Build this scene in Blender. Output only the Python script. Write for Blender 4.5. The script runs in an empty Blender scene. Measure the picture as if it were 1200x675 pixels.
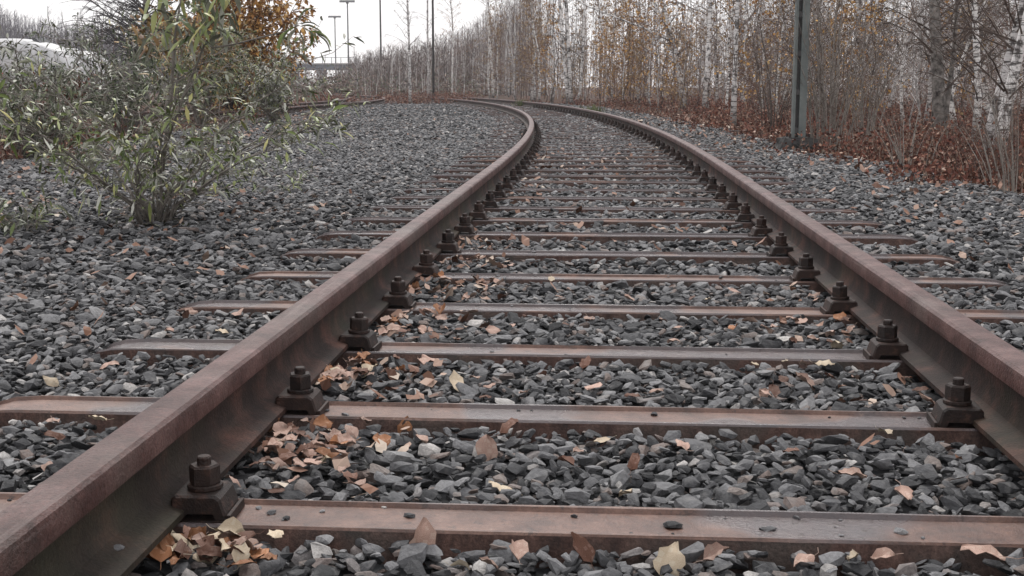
import bpy, bmesh, math, random
import numpy as np
from mathutils import Vector, Matrix, Euler
R = math.radians
scene = bpy.context.scene
col = scene.collection

# ------------------------------------------------------------------ camera
CAM_Z, F_PX, PITCH, YAW = 0.725, 1488.0, R(9.07), R(4.05)
cam_d = bpy.data.cameras.new('camera')
cam = bpy.data.objects.new('camera', cam_d); col.objects.link(cam)
cam.location = (0, 0, CAM_Z)
cam.rotation_euler = (math.pi/2 - PITCH, 0, YAW)
cam_d.sensor_width = 36; cam_d.lens = F_PX/1200*36
cam_d.clip_start = 0.05; cam_d.clip_end = 3000
scene.camera = cam

# ------------------------------------------------------------------ world, overcast sky
world = bpy.data.worlds.new('World'); scene.world = world; world.use_nodes = True
wn, wl = world.node_tree.nodes, world.node_tree.links
wn.clear()
w_out = wn.new('ShaderNodeOutputWorld'); w_bg = wn.new('ShaderNodeBackground')
w_sky = wn.new('ShaderNodeTexSky'); w_sky.sky_type = 'NISHITA'; w_sky.sun_disc = False
SUN_EL, SUN_AZ = 52, -12
w_sky.sun_elevation = R(SUN_EL); w_sky.sun_rotation = R(SUN_AZ)
w_mix = wn.new('ShaderNodeMix'); w_mix.data_type = 'RGBA'
w_mix.inputs[0].default_value = 0.9
w_mix.inputs[7].default_value = (9.6, 9.35, 9.4, 1)     # the even cloud layer
wl.new(w_sky.outputs[0], w_mix.inputs[6]); wl.new(w_mix.outputs[2], w_bg.inputs[0])
w_bg.inputs[1].default_value = 0.1
wl.new(w_bg.outputs[0], w_out.inputs[0])
sun_d = bpy.data.lights.new('sun', 'SUN'); sun = bpy.data.objects.new('sun', sun_d); col.objects.link(sun)
sun_d.energy = 1.5; sun_d.angle = R(16); sun_d.color = (1, .97, .93)
sd = Vector((math.cos(R(SUN_EL))*math.sin(R(SUN_AZ)), math.cos(R(SUN_EL))*math.cos(R(SUN_AZ)), math.sin(R(SUN_EL))))
sun.rotation_euler = sd.to_track_quat('Z', 'Y').to_euler()
vs = scene.view_settings
scene.display_settings.display_device = 'sRGB'
vs.view_transform = 'Standard'; vs.look = 'None'; vs.gamma = 1; vs.exposure = 0.42
vs.use_curve_mapping = False
scene.cycles.use_denoising = True; scene.cycles.denoising_prefilter = 'ACCURATE'
scene.cycles.adaptive_threshold = 0.008
scene.cycles.max_bounces = 6; scene.cycles.diffuse_bounces = 3; scene.cycles.volume_bounces = 1

# ------------------------------------------------------------------ helpers
rng = np.random.default_rng(7)
random.seed(7)
CAM_M = Euler(cam.rotation_euler).to_matrix()
def ray(px, py):
    return CAM_M @ Vector(((px-600)/F_PX, -(py-337.5)/F_PX, -1))
def at(px, py, z=0.0):
    """ground point (height z) that shows at photo pixel px, py"""
    d = ray(px, py); t = (z-CAM_Z)/d.z
    return Vector((d.x*t, d.y*t, z))
def atd(px, py, depth):
    """point at a known depth along the view"""
    d = ray(px, py)
    return Vector((0, 0, CAM_Z)) + d*depth
def project(x, y, z):
    v = CAM_M.transposed() @ (Vector((x, y, z))-Vector((0, 0, CAM_Z)))
    if v.z > -0.05: return None
    return 600+F_PX*v.x/-v.z, 337.5-F_PX*v.y/-v.z, -v.z

class MB:
    def __init__(self): self.v, self.f, self.m = [], [], []
    def add(self, vs_, fs_, m=0):
        o = len(self.v); self.v.extend([tuple(p) for p in vs_])
        for f in fs_:
            self.f.append(tuple(i+o for i in f)); self.m.append(m)
    def tube(self, path, radii, sides=4, m=0, cap=True, twist=0.0):
        n = len(path); vs_, fs_ = [], []
        ref = Vector((0.31, 0.87, 0.12))
        for i, p in enumerate(path):
            p = Vector(p)
            d = (Vector(path[min(i+1, n-1)])-Vector(path[max(i-1, 0)]))
            if d.length < 1e-9: d = Vector((0, 0, 1))
            d.normalize()
            a = d.cross(ref)
            if a.length < .05: a = d.cross(Vector((0, 0.1, 1)))
            a.normalize(); b = d.cross(a)
            for k in range(sides):
                t = 2*math.pi*k/sides+twist
                vs_.append(p+(a*math.cos(t)+b*math.sin(t))*radii[i])
        for i in range(n-1):
            for k in range(sides):
                k2 = (k+1) % sides
                fs_.append((i*sides+k, i*sides+k2, (i+1)*sides+k2, (i+1)*sides+k))
        if cap:
            fs_.append(tuple(range(sides-1, -1, -1))); fs_.append(tuple((n-1)*sides+k for k in range(sides)))
        self.add(vs_, fs_, m)
    def box(self, lo, hi, m=0):
        x0, y0, z0 = lo; x1, y1, z1 = hi
        self.add([(x0,y0,z0),(x1,y0,z0),(x1,y1,z0),(x0,y1,z0),(x0,y0,z1),(x1,y0,z1),(x1,y1,z1),(x0,y1,z1)],
                 [(3,2,1,0),(4,5,6,7),(0,1,5,4),(1,2,6,5),(2,3,7,6),(3,0,4,7)], m)
    def mesh(self, name, mats, smooth=False):
        me = bpy.data.meshes.new(name)
        me.from_pydata(self.v, [], self.f)
        for m in (mats if isinstance(mats, (list, tuple)) else [mats]): me.materials.append(m)
        if len(me.materials) > 1: me.polygons.foreach_set('material_index', self.m)
        if smooth: me.polygons.foreach_set('use_smooth', [True]*len(me.polygons))
        me.update(); return me
    def build(self, name, mats, parent=None, smooth=False, loc=(0,0,0), rot=(0,0,0)):
        return link(name, self.mesh(name, mats, smooth), parent, loc, rot)

def link(name, data, parent=None, loc=(0,0,0), rot=(0,0,0), scale=(1,1,1)):
    o = bpy.data.objects.new(name, data); col.objects.link(o)
    o.location = loc; o.rotation_euler = rot; o.scale = scale
    if parent is not None: o.parent = parent
    return o
def tag(o, label=None, cat=None, group=None, kind=None):
    if label: o['label'] = label
    if cat: o['category'] = cat
    if group: o['group'] = group
    if kind: o['kind'] = kind
    return o
def thing(name, label, cat, loc=(0,0,0), rotz=0, group=None, scale=1):
    o = link(name, None, None, loc, (0, 0, rotz), (scale,)*3)
    o.empty_display_size = .1
    return tag(o, label, cat, group)
def copy_thing(src, loc, rotz, scale, label=None, group=None):
    c = src.copy(); col.objects.link(c)
    c.location = loc; c.rotation_euler = (0, 0, rotz); c.scale = (scale,)*3
    if label: c['label'] = label
    if group: c['group'] = group
    for ch in src.children:
        k = ch.copy(); col.objects.link(k); k.parent = c
    return c
def rv(s=1.0): return Vector((random.uniform(-s, s), random.uniform(-s, s), random.uniform(-s, s)))
def sstep(a, b, x):
    t = np.clip((x-a)/(b-a), 0, 1); return t*t*(3-2*t)

# ------------------------------------------------------------------ materials
class NT:
    def __init__(self, name):
        self.mat = bpy.data.materials.new(name); self.mat.use_nodes = True
        self.n = self.mat.node_tree.nodes; self.l = self.mat.node_tree.links
        self.b = self.n['Principled BSDF']
    def new(self, t, **kw):
        x = self.n.new(t)
        for k, v in kw.items(): setattr(x, k, v)
        return x
    def coord(self, out='Object', scale=(1,1,1)):
        c = self.new('ShaderNodeTexCoord'); m = self.new('ShaderNodeMapping')
        m.inputs['Scale'].default_value = scale
        self.l.new(c.outputs[out], m.inputs[0]); return m.outputs[0]
    def noise(self, vec, scale, detail=4, rough=.6, out=0):
        x = self.new('ShaderNodeTexNoise')
        x.inputs['Scale'].default_value = scale; x.inputs['Detail'].default_value = detail; x.inputs['Roughness'].default_value = rough
        if vec is not None: self.l.new(vec, x.inputs['Vector'])
        return x.outputs[out]
    def ramp(self, fac, stops, interp='LINEAR'):
        x = self.new('ShaderNodeValToRGB'); x.color_ramp.interpolation = interp
        e = x.color_ramp.elements
        while len(e) < len(stops): e.new(.5)
        for i, (p, c) in enumerate(stops):
            e[i].position = p; e[i].color = (c, c, c, 1) if isinstance(c, (int, float)) else (*c, 1)
        self.l.new(fac, x.inputs[0]); return x.outputs[0]
    def mix(self, fac, a, b, mode='MIX'):
        x = self.new('ShaderNodeMix', data_type='RGBA', blend_type=mode)
        for i, v in ((0, fac), (6, a), (7, b)):
            if isinstance(v, (int, float)): x.inputs[i].default_value = v
            elif isinstance(v, tuple): x.inputs[i].default_value = (*v, 1)
            else: self.l.new(v, x.inputs[i])
        return x.outputs[2]
    def math(self, op, a, b=0.0):
        x = self.new('ShaderNodeMath', operation=op)
        for i, v in enumerate((a, b)):
            if isinstance(v, (int, float)): x.inputs[i].default_value = v
            else: self.l.new(v, x.inputs[i])
        return x.outputs[0]
    def bump(self, h, strength=.4, dist=.01):
        x = self.new('ShaderNodeBump'); x.inputs['Strength'].default_value = strength; x.inputs['Distance'].default_value = dist
        self.l.new(h, x.inputs['Height']); self.l.new(x.outputs[0], self.b.inputs['Normal'])
    def set(self, color=None, rough=None, spec=None, metal=None):
        for k, v in (('Base Color', color), ('Roughness', rough), ('Specular IOR Level', spec), ('Metallic', metal)):
            if v is None: continue
            if isinstance(v, (int, float)): self.b.inputs[k].default_value = v
            elif isinstance(v, tuple): self.b.inputs[k].default_value = (*v, 1)
            else: self.l.new(v, self.b.inputs[k])
        return self.mat

def mat_stone():
    t = NT('ballast_stone')
    oi = t.new('ShaderNodeObjectInfo'); c0 = t.coord('Object')
    add = t.new('ShaderNodeVectorMath', operation='ADD'); t.l.new(c0, add.inputs[0])
    sc_ = t.new('ShaderNodeVectorMath', operation='SCALE'); sc_.inputs[0].default_value = (37, 19, 11); t.l.new(oi.outputs['Random'], sc_.inputs['Scale'])
    t.l.new(sc_.outputs[0], add.inputs[1]); c = add.outputs[0]
    base = t.ramp(oi.outputs['Random'], [(0, (.020,.021,.023)), (.28, (.056,.057,.061)), (.56, (.118,.119,.124)), (.78, (.205,.206,.212)), (.86, (.24,.24,.243)), (.90, (.17,.13,.115)), (.955, (.20,.17,.155)), (.975, (.36,.35,.34)), (1, (.46,.44,.42))])
    n = t.noise(c, 5.5, 6, .72)
    n2 = t.noise(c, 1.6, 3, .5)
    lay = t.new('ShaderNodeTexWave'); lay.inputs['Scale'].default_value = 2.6; lay.inputs['Distortion'].default_value = 5; lay.inputs['Detail'].default_value = 3
    lay.bands_direction = 'Z'; t.l.new(c, lay.inputs['Vector'])
    col_ = t.mix(.85, base, t.ramp(n, [(.3, .5), (.7, 1.45)]), 'MULTIPLY')
    col_ = t.mix(t.ramp(n2, [(.55, 0.0), (.72, .5)]), col_, (.23, .226, .222))
    t.bump(t.math('ADD', t.math('MULTIPLY', n, 1.6), t.math('MULTIPLY', lay.outputs[1], .12)), .38, .1)
    return t.set(col_, .66, .32)
def mat_gravel():
    t = NT('gravel_bed'); c = t.coord('Object')
    v = t.new('ShaderNodeTexVoronoi'); v.inputs['Scale'].default_value = 22; t.l.new(c, v.inputs['Vector'])
    n = t.noise(c, 1.3, 5)
    base = t.ramp(v.outputs['Color'], [(0, (.015,.016,.018)), (.6, (.04,.042,.045)), (1, (.08,.077,.077))])  # darker than the stones: shade of the gaps put into the bed colour
    base = t.mix(t.ramp(n, [(.55, 0.0), (.7, .35)]), base, (.07, .055, .045))
    t.bump(v.outputs['Distance'], .8, .03)
    return t.set(base, .9, .2)
def mat_floor():
    t = NT('leaf_litter_soil'); c = t.coord('Object')
    n = t.noise(c, 9, 6, .75); n2 = t.noise(c, .35, 4)
    base = t.ramp(n, [(.25, (.03,.02,.016)), (.5, (.085,.045,.032)), (.68, (.17,.085,.055)), (.85, (.26,.17,.12))])
    base = t.mix(t.ramp(n2, [(.4, 0.0), (.65, .7)]), base, (.055, .05, .04))
    t.bump(n, .9, .05)
    return t.set(base, .95, .1)
def mat_rail():
    t = NT('rusty_rail_steel'); c = t.coord('Object')
    n = t.noise(c, 9, 6, .7); n2 = t.noise(c, 140, 4, .7); n3 = t.noise(c, 2.2, 4, .6)
    base = t.ramp(n, [(.30, (.028,.011,.010)), (.5, (.082,.038,.033)), (.70, (.150,.080,.072))])
    base = t.mix(t.ramp(n3, [(.5, 0.0), (.68, .7)]), base, (.098, .076, .066))
    base = t.mix(.65, base, t.ramp(n2, [(.3, .4), (.7, 1.5)]), 'MULTIPLY')
    stk = t.noise(t.coord('Object', (60, 2.2, 60)), 1, 5, .7)
    base = t.mix(t.ramp(stk, [(.56, 0.0), (.70, .5)]), base, (.18, .135, .125))
    spk = t.noise(c, 55, 4, .8)
    base = t.mix(t.ramp(spk, [(.60, 0.0), (.66, .7)]), base, (.030, .016, .013))
    base = t.mix(t.ramp(spk, [(.32, .5), (.38, 0.0)]), base, (.20, .10, .075))
    t.bump(t.math('ADD', n2, t.math('MULTIPLY', spk, 1.6)), .55, .004)
    return t.set(base, t.ramp(n, [(.3, .55), (.7, .42)]), .3)
def mat_web():
    t = NT('dark_rail_web'); c = t.coord('Object')
    n = t.noise(c, 7, 6, .7); n2 = t.noise(c, 160, 3, .7); n3 = t.noise(c, 1.7, 4, .6)
    base = t.ramp(n, [(.3, (.011,.008,.007)), (.5, (.032,.020,.017)), (.68, (.105,.052,.040))])  # web and foot in a darker rust than the head
    base = t.mix(t.ramp(n3, [(.5, 0.0), (.66, .65)]), base, (.045, .045, .028))
    base = t.mix(.65, base, t.ramp(n2, [(.3, .55), (.7, 1.4)]), 'MULTIPLY')
    t.bump(t.math('ADD', n2, n), .6, .004)
    return t.set(base, .7, .22)
def mat_sleeper():
    t = NT('rusty_sleeper_steel')
    oi = t.new('ShaderNodeObjectInfo'); c = t.coord('Object')
    add = t.new('ShaderNodeVectorMath', operation='ADD'); t.l.new(c, add.inputs[0])
    sc_ = t.new('ShaderNodeVectorMath', operation='SCALE'); sc_.inputs[0].default_value = (31, 17, 9); t.l.new(oi.outputs['Random'], sc_.inputs['Scale'])
    t.l.new(sc_.outputs[0], add.inputs[1]); cc = add.outputs[0]
    n = t.noise(cc, 11, 6, .7); n2 = t.noise(cc, 190, 4, .7); n3 = t.noise(cc, 3.1, 2, .45)
    base = t.ramp(n, [(.32, (.042,.018,.012)), (.5, (.112,.053,.036)), (.68, (.195,.105,.074))])
    base = t.mix(.6, base, t.ramp(n2, [(.3, .55), (.7, 1.3)]), 'MULTIPLY')
    wear = t.new('ShaderNodeSeparateColor'); t.l.new(oi.outputs['Color'], wear.inputs[0])      # each sleeper's own wear
    damp = t.ramp(t.math('ADD', n3, t.math('SUBTRACT', t.math('MULTIPLY', wear.outputs[0], .16), .05)), [(.47, 0.0), (.53, 1.0)])
    base = t.mix(t.math('MULTIPLY', damp, .72), base, (.078, .074, .082))
    edge = t.ramp(n3, [(.44, 0.0), (.487, 1.0), (.525, 0.0)])
    base = t.mix(t.math('MULTIPLY', edge, .35), base, (.06, .034, .026))
    fl = t.noise(cc, 34, 5, .8)
    base = t.mix(t.ramp(fl, [(.58, 0.0), (.64, .75)]), base, (.035, .019, .015))
    base = t.mix(t.ramp(fl, [(.30, .55), (.36, 0.0)]), base, (.28, .20, .16))
    t.bump(t.math('ADD', n2, t.math('MULTIPLY', fl, 1.5)), .45, .004)
    return t.set(base, t.math('SUBTRACT', .46, t.math('MULTIPLY', damp, .22)), .6)
def mat_sleeper_side():
    t = NT('dark_sleeper_flank'); c = t.coord('Object')
    n = t.noise(t.coord('Object', (1, 1, .35)), 26, 6, .75); n2 = t.noise(c, 170, 4, .7); n3 = t.noise(c, 6, 3)
    base = t.ramp(n, [(.3, (.028,.018,.016)), (.5, (.075,.042,.034)), (.7, (.155,.09,.072))])  # flanks in a darker rust than the sleeper top
    base = t.mix(t.ramp(n3, [(.5, 0.0), (.68, .7)]), base, (.055, .050, .045))
    base = t.mix(.7, base, t.ramp(n2, [(.3, .4), (.7, 1.5)]), 'MULTIPLY')
    t.bump(t.math('ADD', n, n2), .6, .005)
    return t.set(base, .75, .3)
def mat_iron():
    t = NT('dark_rusty_iron'); c = t.coord('Object')
    oi = t.new('ShaderNodeObjectInfo')
    n = t.noise(c, 42, 6, .8); n2 = t.noise(c, 260, 3)
    base = t.ramp(n, [(.36, (.007,.006,.006)), (.54, (.020,.012,.010)), (.68, (.085,.042,.031))])
    base = t.mix(t.math('MULTIPLY', oi.outputs['Random'], .22), base, (.10, .05, .036))
    t.bump(t.math('ADD', n, n2), .6, .004)
    return t.set(base, .6, .35)
def mat_bark():
    t = NT('birch_bark')
    oi = t.new('ShaderNodeObjectInfo'); c = t.coord('Object', (1, 1, 1))
    a = t.noise(t.coord('Object', (5, 5, 34)), 1, 4, .65)
    b = t.noise(t.coord('Object', (9, 9, 5)), 1, 4, .6)
    base = t.ramp(oi.outputs['Random'], [(0, (.50,.48,.47)), (.5, (.72,.70,.68)), (1, (.84,.82,.79))])
    base = t.mix(t.ramp(a, [(.51, 0.0), (.58, .92)]), base, (.035, .03, .028))
    base = t.mix(t.ramp(b, [(.53, 0.0), (.61, .92)]), base, (.05, .043, .04))
    sep = t.new('ShaderNodeSeparateXYZ'); t.l.new(c, sep.inputs[0])
    low = t.ramp(t.math('ADD', sep.outputs[2], t.math('MULTIPLY', b, .9)), [(.45, 1.0), (.85, 0.0)])
    base = t.mix(t.math('MULTIPLY', low, .8), base, (.06, .05, .043))
    t.bump(b, .5, .01)
    return t.set(base, .8, .2)
def mat_simple(name, c1, c2, scale=20, rough=.8, spec=.2, rand=0.0, bump=0.0):
    t = NT(name); c = t.coord('Object')
    n = t.noise(c, scale, 4)
    base = t.ramp(n, [(.3, c1), (.7, c2)])
    if rand:
        oi = t.new('ShaderNodeObjectInfo')
        base = t.mix(rand, base, t.ramp(oi.outputs['Random'], [(0, .45), (.5, 1.0), (1, 1.6)]), 'MULTIPLY')
    if bump: t.bump(n, bump, .01)
    return t.set(base, rough, spec)
def mat_foliage(name, stops, rough=.6, spec=.3):
    t = NT(name); g = t.new('ShaderNodeNewGeometry')
    base = t.ramp(g.outputs['Random Per Island'], stops)
    return t.set(base, rough, spec)
def mat_leaf(name, c1, c2):
    t = NT(name); oi = t.new('ShaderNodeObjectInfo'); c = t.coord('Object')
    n = t.noise(c, 60, 4)
    base = t.ramp(n, [(.3, c1), (.7, c2)])
    base = t.mix(.55, base, t.ramp(oi.outputs['Random'], [(0, .5), (.5, 1.0), (1, 1.5)]), 'MULTIPLY')
    t.bump(n, .4, .003)
    return t.set(base, .6, .3)

M_STONE, M_GRAVEL, M_FLOOR = mat_stone(), mat_gravel(), mat_floor()
M_SLEEPER_SIDE = mat_sleeper_side()
M_RAIL, M_WEB, M_SLEEPER, M_IRON, M_BARK = mat_rail(), mat_web(), mat_sleeper(), mat_iron(), mat_bark()
M_TWIG = mat_simple('brown_twigs', (.045,.035,.030), (.15,.115,.098), 8, .85, .12, .6)
M_TWIG_PALE = mat_simple('pale_grey_twigs', (.26,.24,.23), (.66,.63,.61), 8, .85, .15, .5)
M_BARK_DULL = mat_simple('grey_sapling_bark', (.10,.09,.085), (.55,.53,.51), 9, .85, .15, .4)
M_TWIG_RED = mat_simple('reddish_twigs', (.075,.038,.028), (.18,.10,.075), 8, .85, .12, .5)
M_DARKBARK = mat_simple('dark_rough_bark', (.02,.017,.016), (.26,.24,.22), 13, .9, .12, .3, .9)
M_GREYSTEM = mat_simple('grey_shrub_stem', (.13,.115,.10), (.32,.29,.26), 14, .8, .2, .3)
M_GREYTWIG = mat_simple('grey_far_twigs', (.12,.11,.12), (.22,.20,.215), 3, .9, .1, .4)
LEAF_TOP = mat_leaf('green_leaf_top', (.08,.12,.03), (.18,.22,.07))
LEAF_UNDER = mat_leaf('pale_leaf_underside', (.30,.31,.23), (.44,.44,.35))
M_FOL_TOP = mat_foliage('green_foliage_top', [(0,(.05,.075,.02)),(.45,(.14,.18,.05)),(.8,(.25,.28,.09)),(1,(.40,.36,.13))], .42, .5)
M_FOL_UNDER = mat_foliage('pale_foliage_underside', [(0,(.16,.17,.13)),(.5,(.33,.34,.28)),(1,(.55,.55,.49))])
M_FOL_ORANGE = mat_foliage('rusty_orange_foliage', [(0,(.24,.105,.03)),(.5,(.48,.25,.065)),(.8,(.58,.36,.11)),(1,(.30,.20,.09))])
M_FOL_RED = mat_foliage('red_brown_dead_leaves', [(0,(.05,.020,.016)),(.35,(.125,.045,.032)),(.65,(.21,.082,.056)),(.88,(.29,.16,.11)),(1,(.44,.33,.26))], .75, .15)
M_FOL_TAN = mat_foliage('tan_yellow_leaves', [(0,(.13,.07,.035)),(.5,(.27,.17,.07)),(.8,(.36,.25,.12)),(1,(.42,.34,.24))])
M_FOL_PALE = mat_foliage('pale_seed_heads', [(0,(.18,.19,.15)),(.5,(.32,.32,.28)),(1,(.50,.49,.45))])
M_FOL_DARK = mat_foliage('dark_bush_leaves', [(0,(.03,.045,.02)),(.6,(.07,.095,.042)),(1,(.16,.17,.09))])
M_DEADSTEM = mat_foliage('dry_weed_stems', [(0,(.06,.035,.028)),(.5,(.14,.09,.07)),(.85,(.24,.18,.14)),(1,(.36,.31,.26))], .8, .15)
M_LITTER = mat_foliage('scattered_leaf_bits', [(0,(.08,.035,.022)),(.35,(.20,.105,.068)),(.65,(.33,.205,.155)),(.88,(.43,.32,.255)),(1,(.54,.47,.39))], .65, .25)
M_MAST = mat_simple('grey_green_mast_paint', (.10,.118,.115), (.175,.19,.182), 6, .6, .3, 0, .1)
M_MASTDARK = mat_simple('dark_mast_steel', (.035,.035,.036), (.075,.072,.07), 9, .65, .3)
M_CONCRETE = mat_simple('dark_mossy_concrete', (.018,.018,.018), (.10,.097,.095), 9, .9, .15, 0, .6)
M_POLE = mat_simple('grey_lamp_pole', (.12,.125,.13), (.18,.185,.19), 3, .6, .3)
M_DARKPOLE = mat_simple('dark_pole', (.04,.037,.035), (.08,.075,.07), 3, .7, .2)
M_BRIDGE = mat_simple('blue_grey_bridge_steel', (.085,.10,.125), (.13,.145,.17), 2, .6, .3)
M_BRIDGECON = mat_simple('bridge_concrete', (.25,.245,.24), (.36,.35,.34), 2, .9, .1)
M_WHITE = mat_simple('white_train_paint', (.40,.41,.42), (.62,.62,.62), 1.2, .45, .4)
M_REDP = mat_simple('red_stripe_paint', (.42,.03,.03), (.5,.05,.04), 2, .4, .4)
M_GLASS = mat_simple('dark_train_glass', (.012,.014,.017), (.02,.022,.026), 2, .08, .5)
M_CABINET = mat_simple('dark_cabinet_paint', (.02,.021,.022), (.04,.04,.04), 5, .6, .3)
M_GRASS = mat_foliage('grass_tuft', [(0,(.06,.085,.03)),(.6,(.12,.14,.055)),(1,(.24,.21,.11))])

# ------------------------------------------------------------------ track geometry
CX, S0, RAD = 0.047, 8.0, 172.0
def T(s, lat=0.0):
    """track position s (m along), lat (m to the right) -> x, y, heading"""
    if s < S0: return CX+lat, s, 0.0
    a = (s-S0)/RAD
    return CX-RAD+(RAD+lat)*math.cos(a), S0+(RAD+lat)*math.sin(a), a
def inv_track(x, y):
    x = np.asarray(x, float); y = np.asarray(y, float)
    dx, dy = x-(CX-RAD), y-S0
    r = np.hypot(dx, dy); a = np.arctan2(dy, dx)
    s = np.where(y < S0, y, S0+RAD*a); lat = np.where(y < S0, x-CX, r-RAD)
    return s, lat
SP, S1 = 0.64, 1.90
SLEEPER_S = [S1+SP*i for i in range(-1, 86)]
SL_TOP = 0.055
def hash_n(x, y, k):
    return np.sin(x*1.7*k+1.3)*np.cos(y*1.3*k-.7)+.5*np.sin(x*3.1*k-y*2.3*k+2.1)
def ground_z(x, y):
    x = np.asarray(x, float); y = np.asarray(y, float)
    s, lat = inv_track(x, y)
    z = 0.020+0.014*sstep(1.2, 1.6, np.abs(lat)) + .012*hash_n(x, y, 1.1)*sstep(1.2, 2.4, np.abs(lat))
    return z+.016*sstep(8, 15, s)*(np.abs(lat) < 1.45)

# ------------------------------------------------------------------ the ground
def axis(core0, core1, step, far0, far1):
    a = list(np.arange(core0, core1+1e-6, step)); d = step
    while a[-1] < far1: d *= 1.35; a.append(a[-1]+d)
    d = step
    while a[0] > far0: d *= 1.35; a.insert(0, a[0]-d)
    return np.array(a)
def floor_z(x, y):
    return -0.055+.03*hash_n(np.asarray(x, float), np.asarray(y, float), .45)
gx, gy = axis(-30, 45, 1.0, -330, 330), axis(-4, 90, 1.0, -60, 420)
X, Y = np.meshgrid(gx, gy)
Zf = np.where((np.abs(X) < 60) & (Y < 120), floor_z(X, Y), -.055)
nx = len(gx)
vv = np.stack([X.ravel(), Y.ravel(), Zf.ravel()], 1)
qi, qj = np.meshgrid(np.arange(nx-1), np.arange(len(gy)-1))
b0 = (qj*nx+qi).ravel()
ff = np.stack([b0, b0+1, b0+nx+1, b0+nx], 1)
me = bpy.data.meshes.new('ground'); me.from_pydata(vv.tolist(), [], ff.tolist()); me.materials.append(M_FLOOR); me.update()
tag(link('ground', me), 'brown leaf-strewn soil under the birch wood and around the railway', kind='structure')

# outline of the ballast in world coordinates
EDGE_R = [at(1290, 262), at(1200, 242), at(1100, 217), at(1050, 203), at(1000, 191), at(930, 182), at(860, 160), at(800, 146), at(740, 133), at(700, 127), at(650, 122.5), at(610, 119.5)]
EDGE_L = [at(-120, 214), at(0, 197), at(120, 172), at(240, 152), at(330, 138), at(365, 130), at(390, 125.5), at(450, 123.5), at(500, 122.3), at(545, 119.8)]
edge_r = sorted([(p.y, p.x) for p in EDGE_R]); edge_l = sorted([(p.y, p.x) for p in EDGE_L])
def ballast_inside(x, y, grow=0.0):
    y = np.asarray(y, float)
    wob = .12*np.sin(y*5.1)+.09*np.sin(y*11.7+1)
    xr = np.interp(y, [e[0] for e in edge_r], [e[1] for e in edge_r])+wob+grow
    xl = np.interp(y, [e[0] for e in edge_l], [e[1] for e in edge_l])-wob-grow
    s, lat = inv_track(x, y)
    return ((x < xr) & (x > xl) & (y < 58)) | ((np.abs(lat) < 1.7) & (s < 62))
bx_, by_ = np.arange(-9.5, 9.6, .2), np.arange(-1, 63, .2)
X, Y = np.meshgrid(bx_, by_); nx = len(bx_)
Zb = ground_z(X, Y)-.012
vv = np.stack([X.ravel(), Y.ravel(), Zb.ravel()], 1)
qi, qj = np.meshgrid(np.arange(nx-1), np.arange(len(by_)-1)); b0 = (qj*nx+qi).ravel()
cxm, cym = (bx_[qi]+.1).ravel(), (by_[qj]+.1).ravel()
b0 = b0[ballast_inside(cxm, cym, .15)]
ff = np.stack([b0, b0+1, b0+nx+1, b0+nx], 1)
used = np.unique(ff); remap = -np.ones(len(vv), int); remap[used] = np.arange(len(used))
me = bpy.data.meshes.new('ballast_bed'); me.from_pydata(vv[used].tolist(), [], remap[ff].tolist()); me.materials.append(M_GRAVEL); me.update()
ballast = tag(link('ballast_bed', me), 'dark grey crushed stone ballast spread around the railway track', kind='structure')

# ------------------------------------------------------------------ ballast stones
def stone_mesh(k):
    r_ = random.Random(100+k)
    bm = bmesh.new()
    n = r_.randint(17, 24)
    sx, sy, sz = 1.0, r_.uniform(.5, .9), r_.uniform(.24, .48)
    for i in range(n):
        d = Vector((r_.gauss(0, 1), r_.gauss(0, 1), r_.gauss(0, 1))).normalized()
        # squash towards a box so that flat broken faces appear
        m = max(abs(d.x), abs(d.y), abs(d.z)); q = d/(m**.62)
        sc = r_.uniform(.82, 1.0)
        bm.verts.new((q.x*sx*.5*sc, q.y*sy*.5*sc, q.z*sz*.5*sc))
    bmesh.ops.convex_hull(bm, input=bm.verts)
    for v in [v for v in bm.verts if not v.link_faces]: bm.verts.remove(v)
    bmesh.ops.dissolve_limit(bm, angle_limit=R(9), verts=bm.verts, edges=bm.edges)
    me_ = bpy.data.meshes.new('stone_shape'); bm.to_mesh(me_); bm.free()
    me_.materials.append(M_STONE)
    me_.polygons.foreach_set('use_smooth', [True]*len(me_.polygons)); me_.set_sharp_from_angle(angle=R(33)); return me_
N_ST = 22
STONES = [stone_mesh(k) for k in range(N_ST)]
stone_col = bpy.data.collections.new('stone_shapes')
for k, m_ in enumerate(STONES):
    o = bpy.data.objects.new('stone_shape_%02d' % k, m_); stone_col.objects.link(o)

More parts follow.
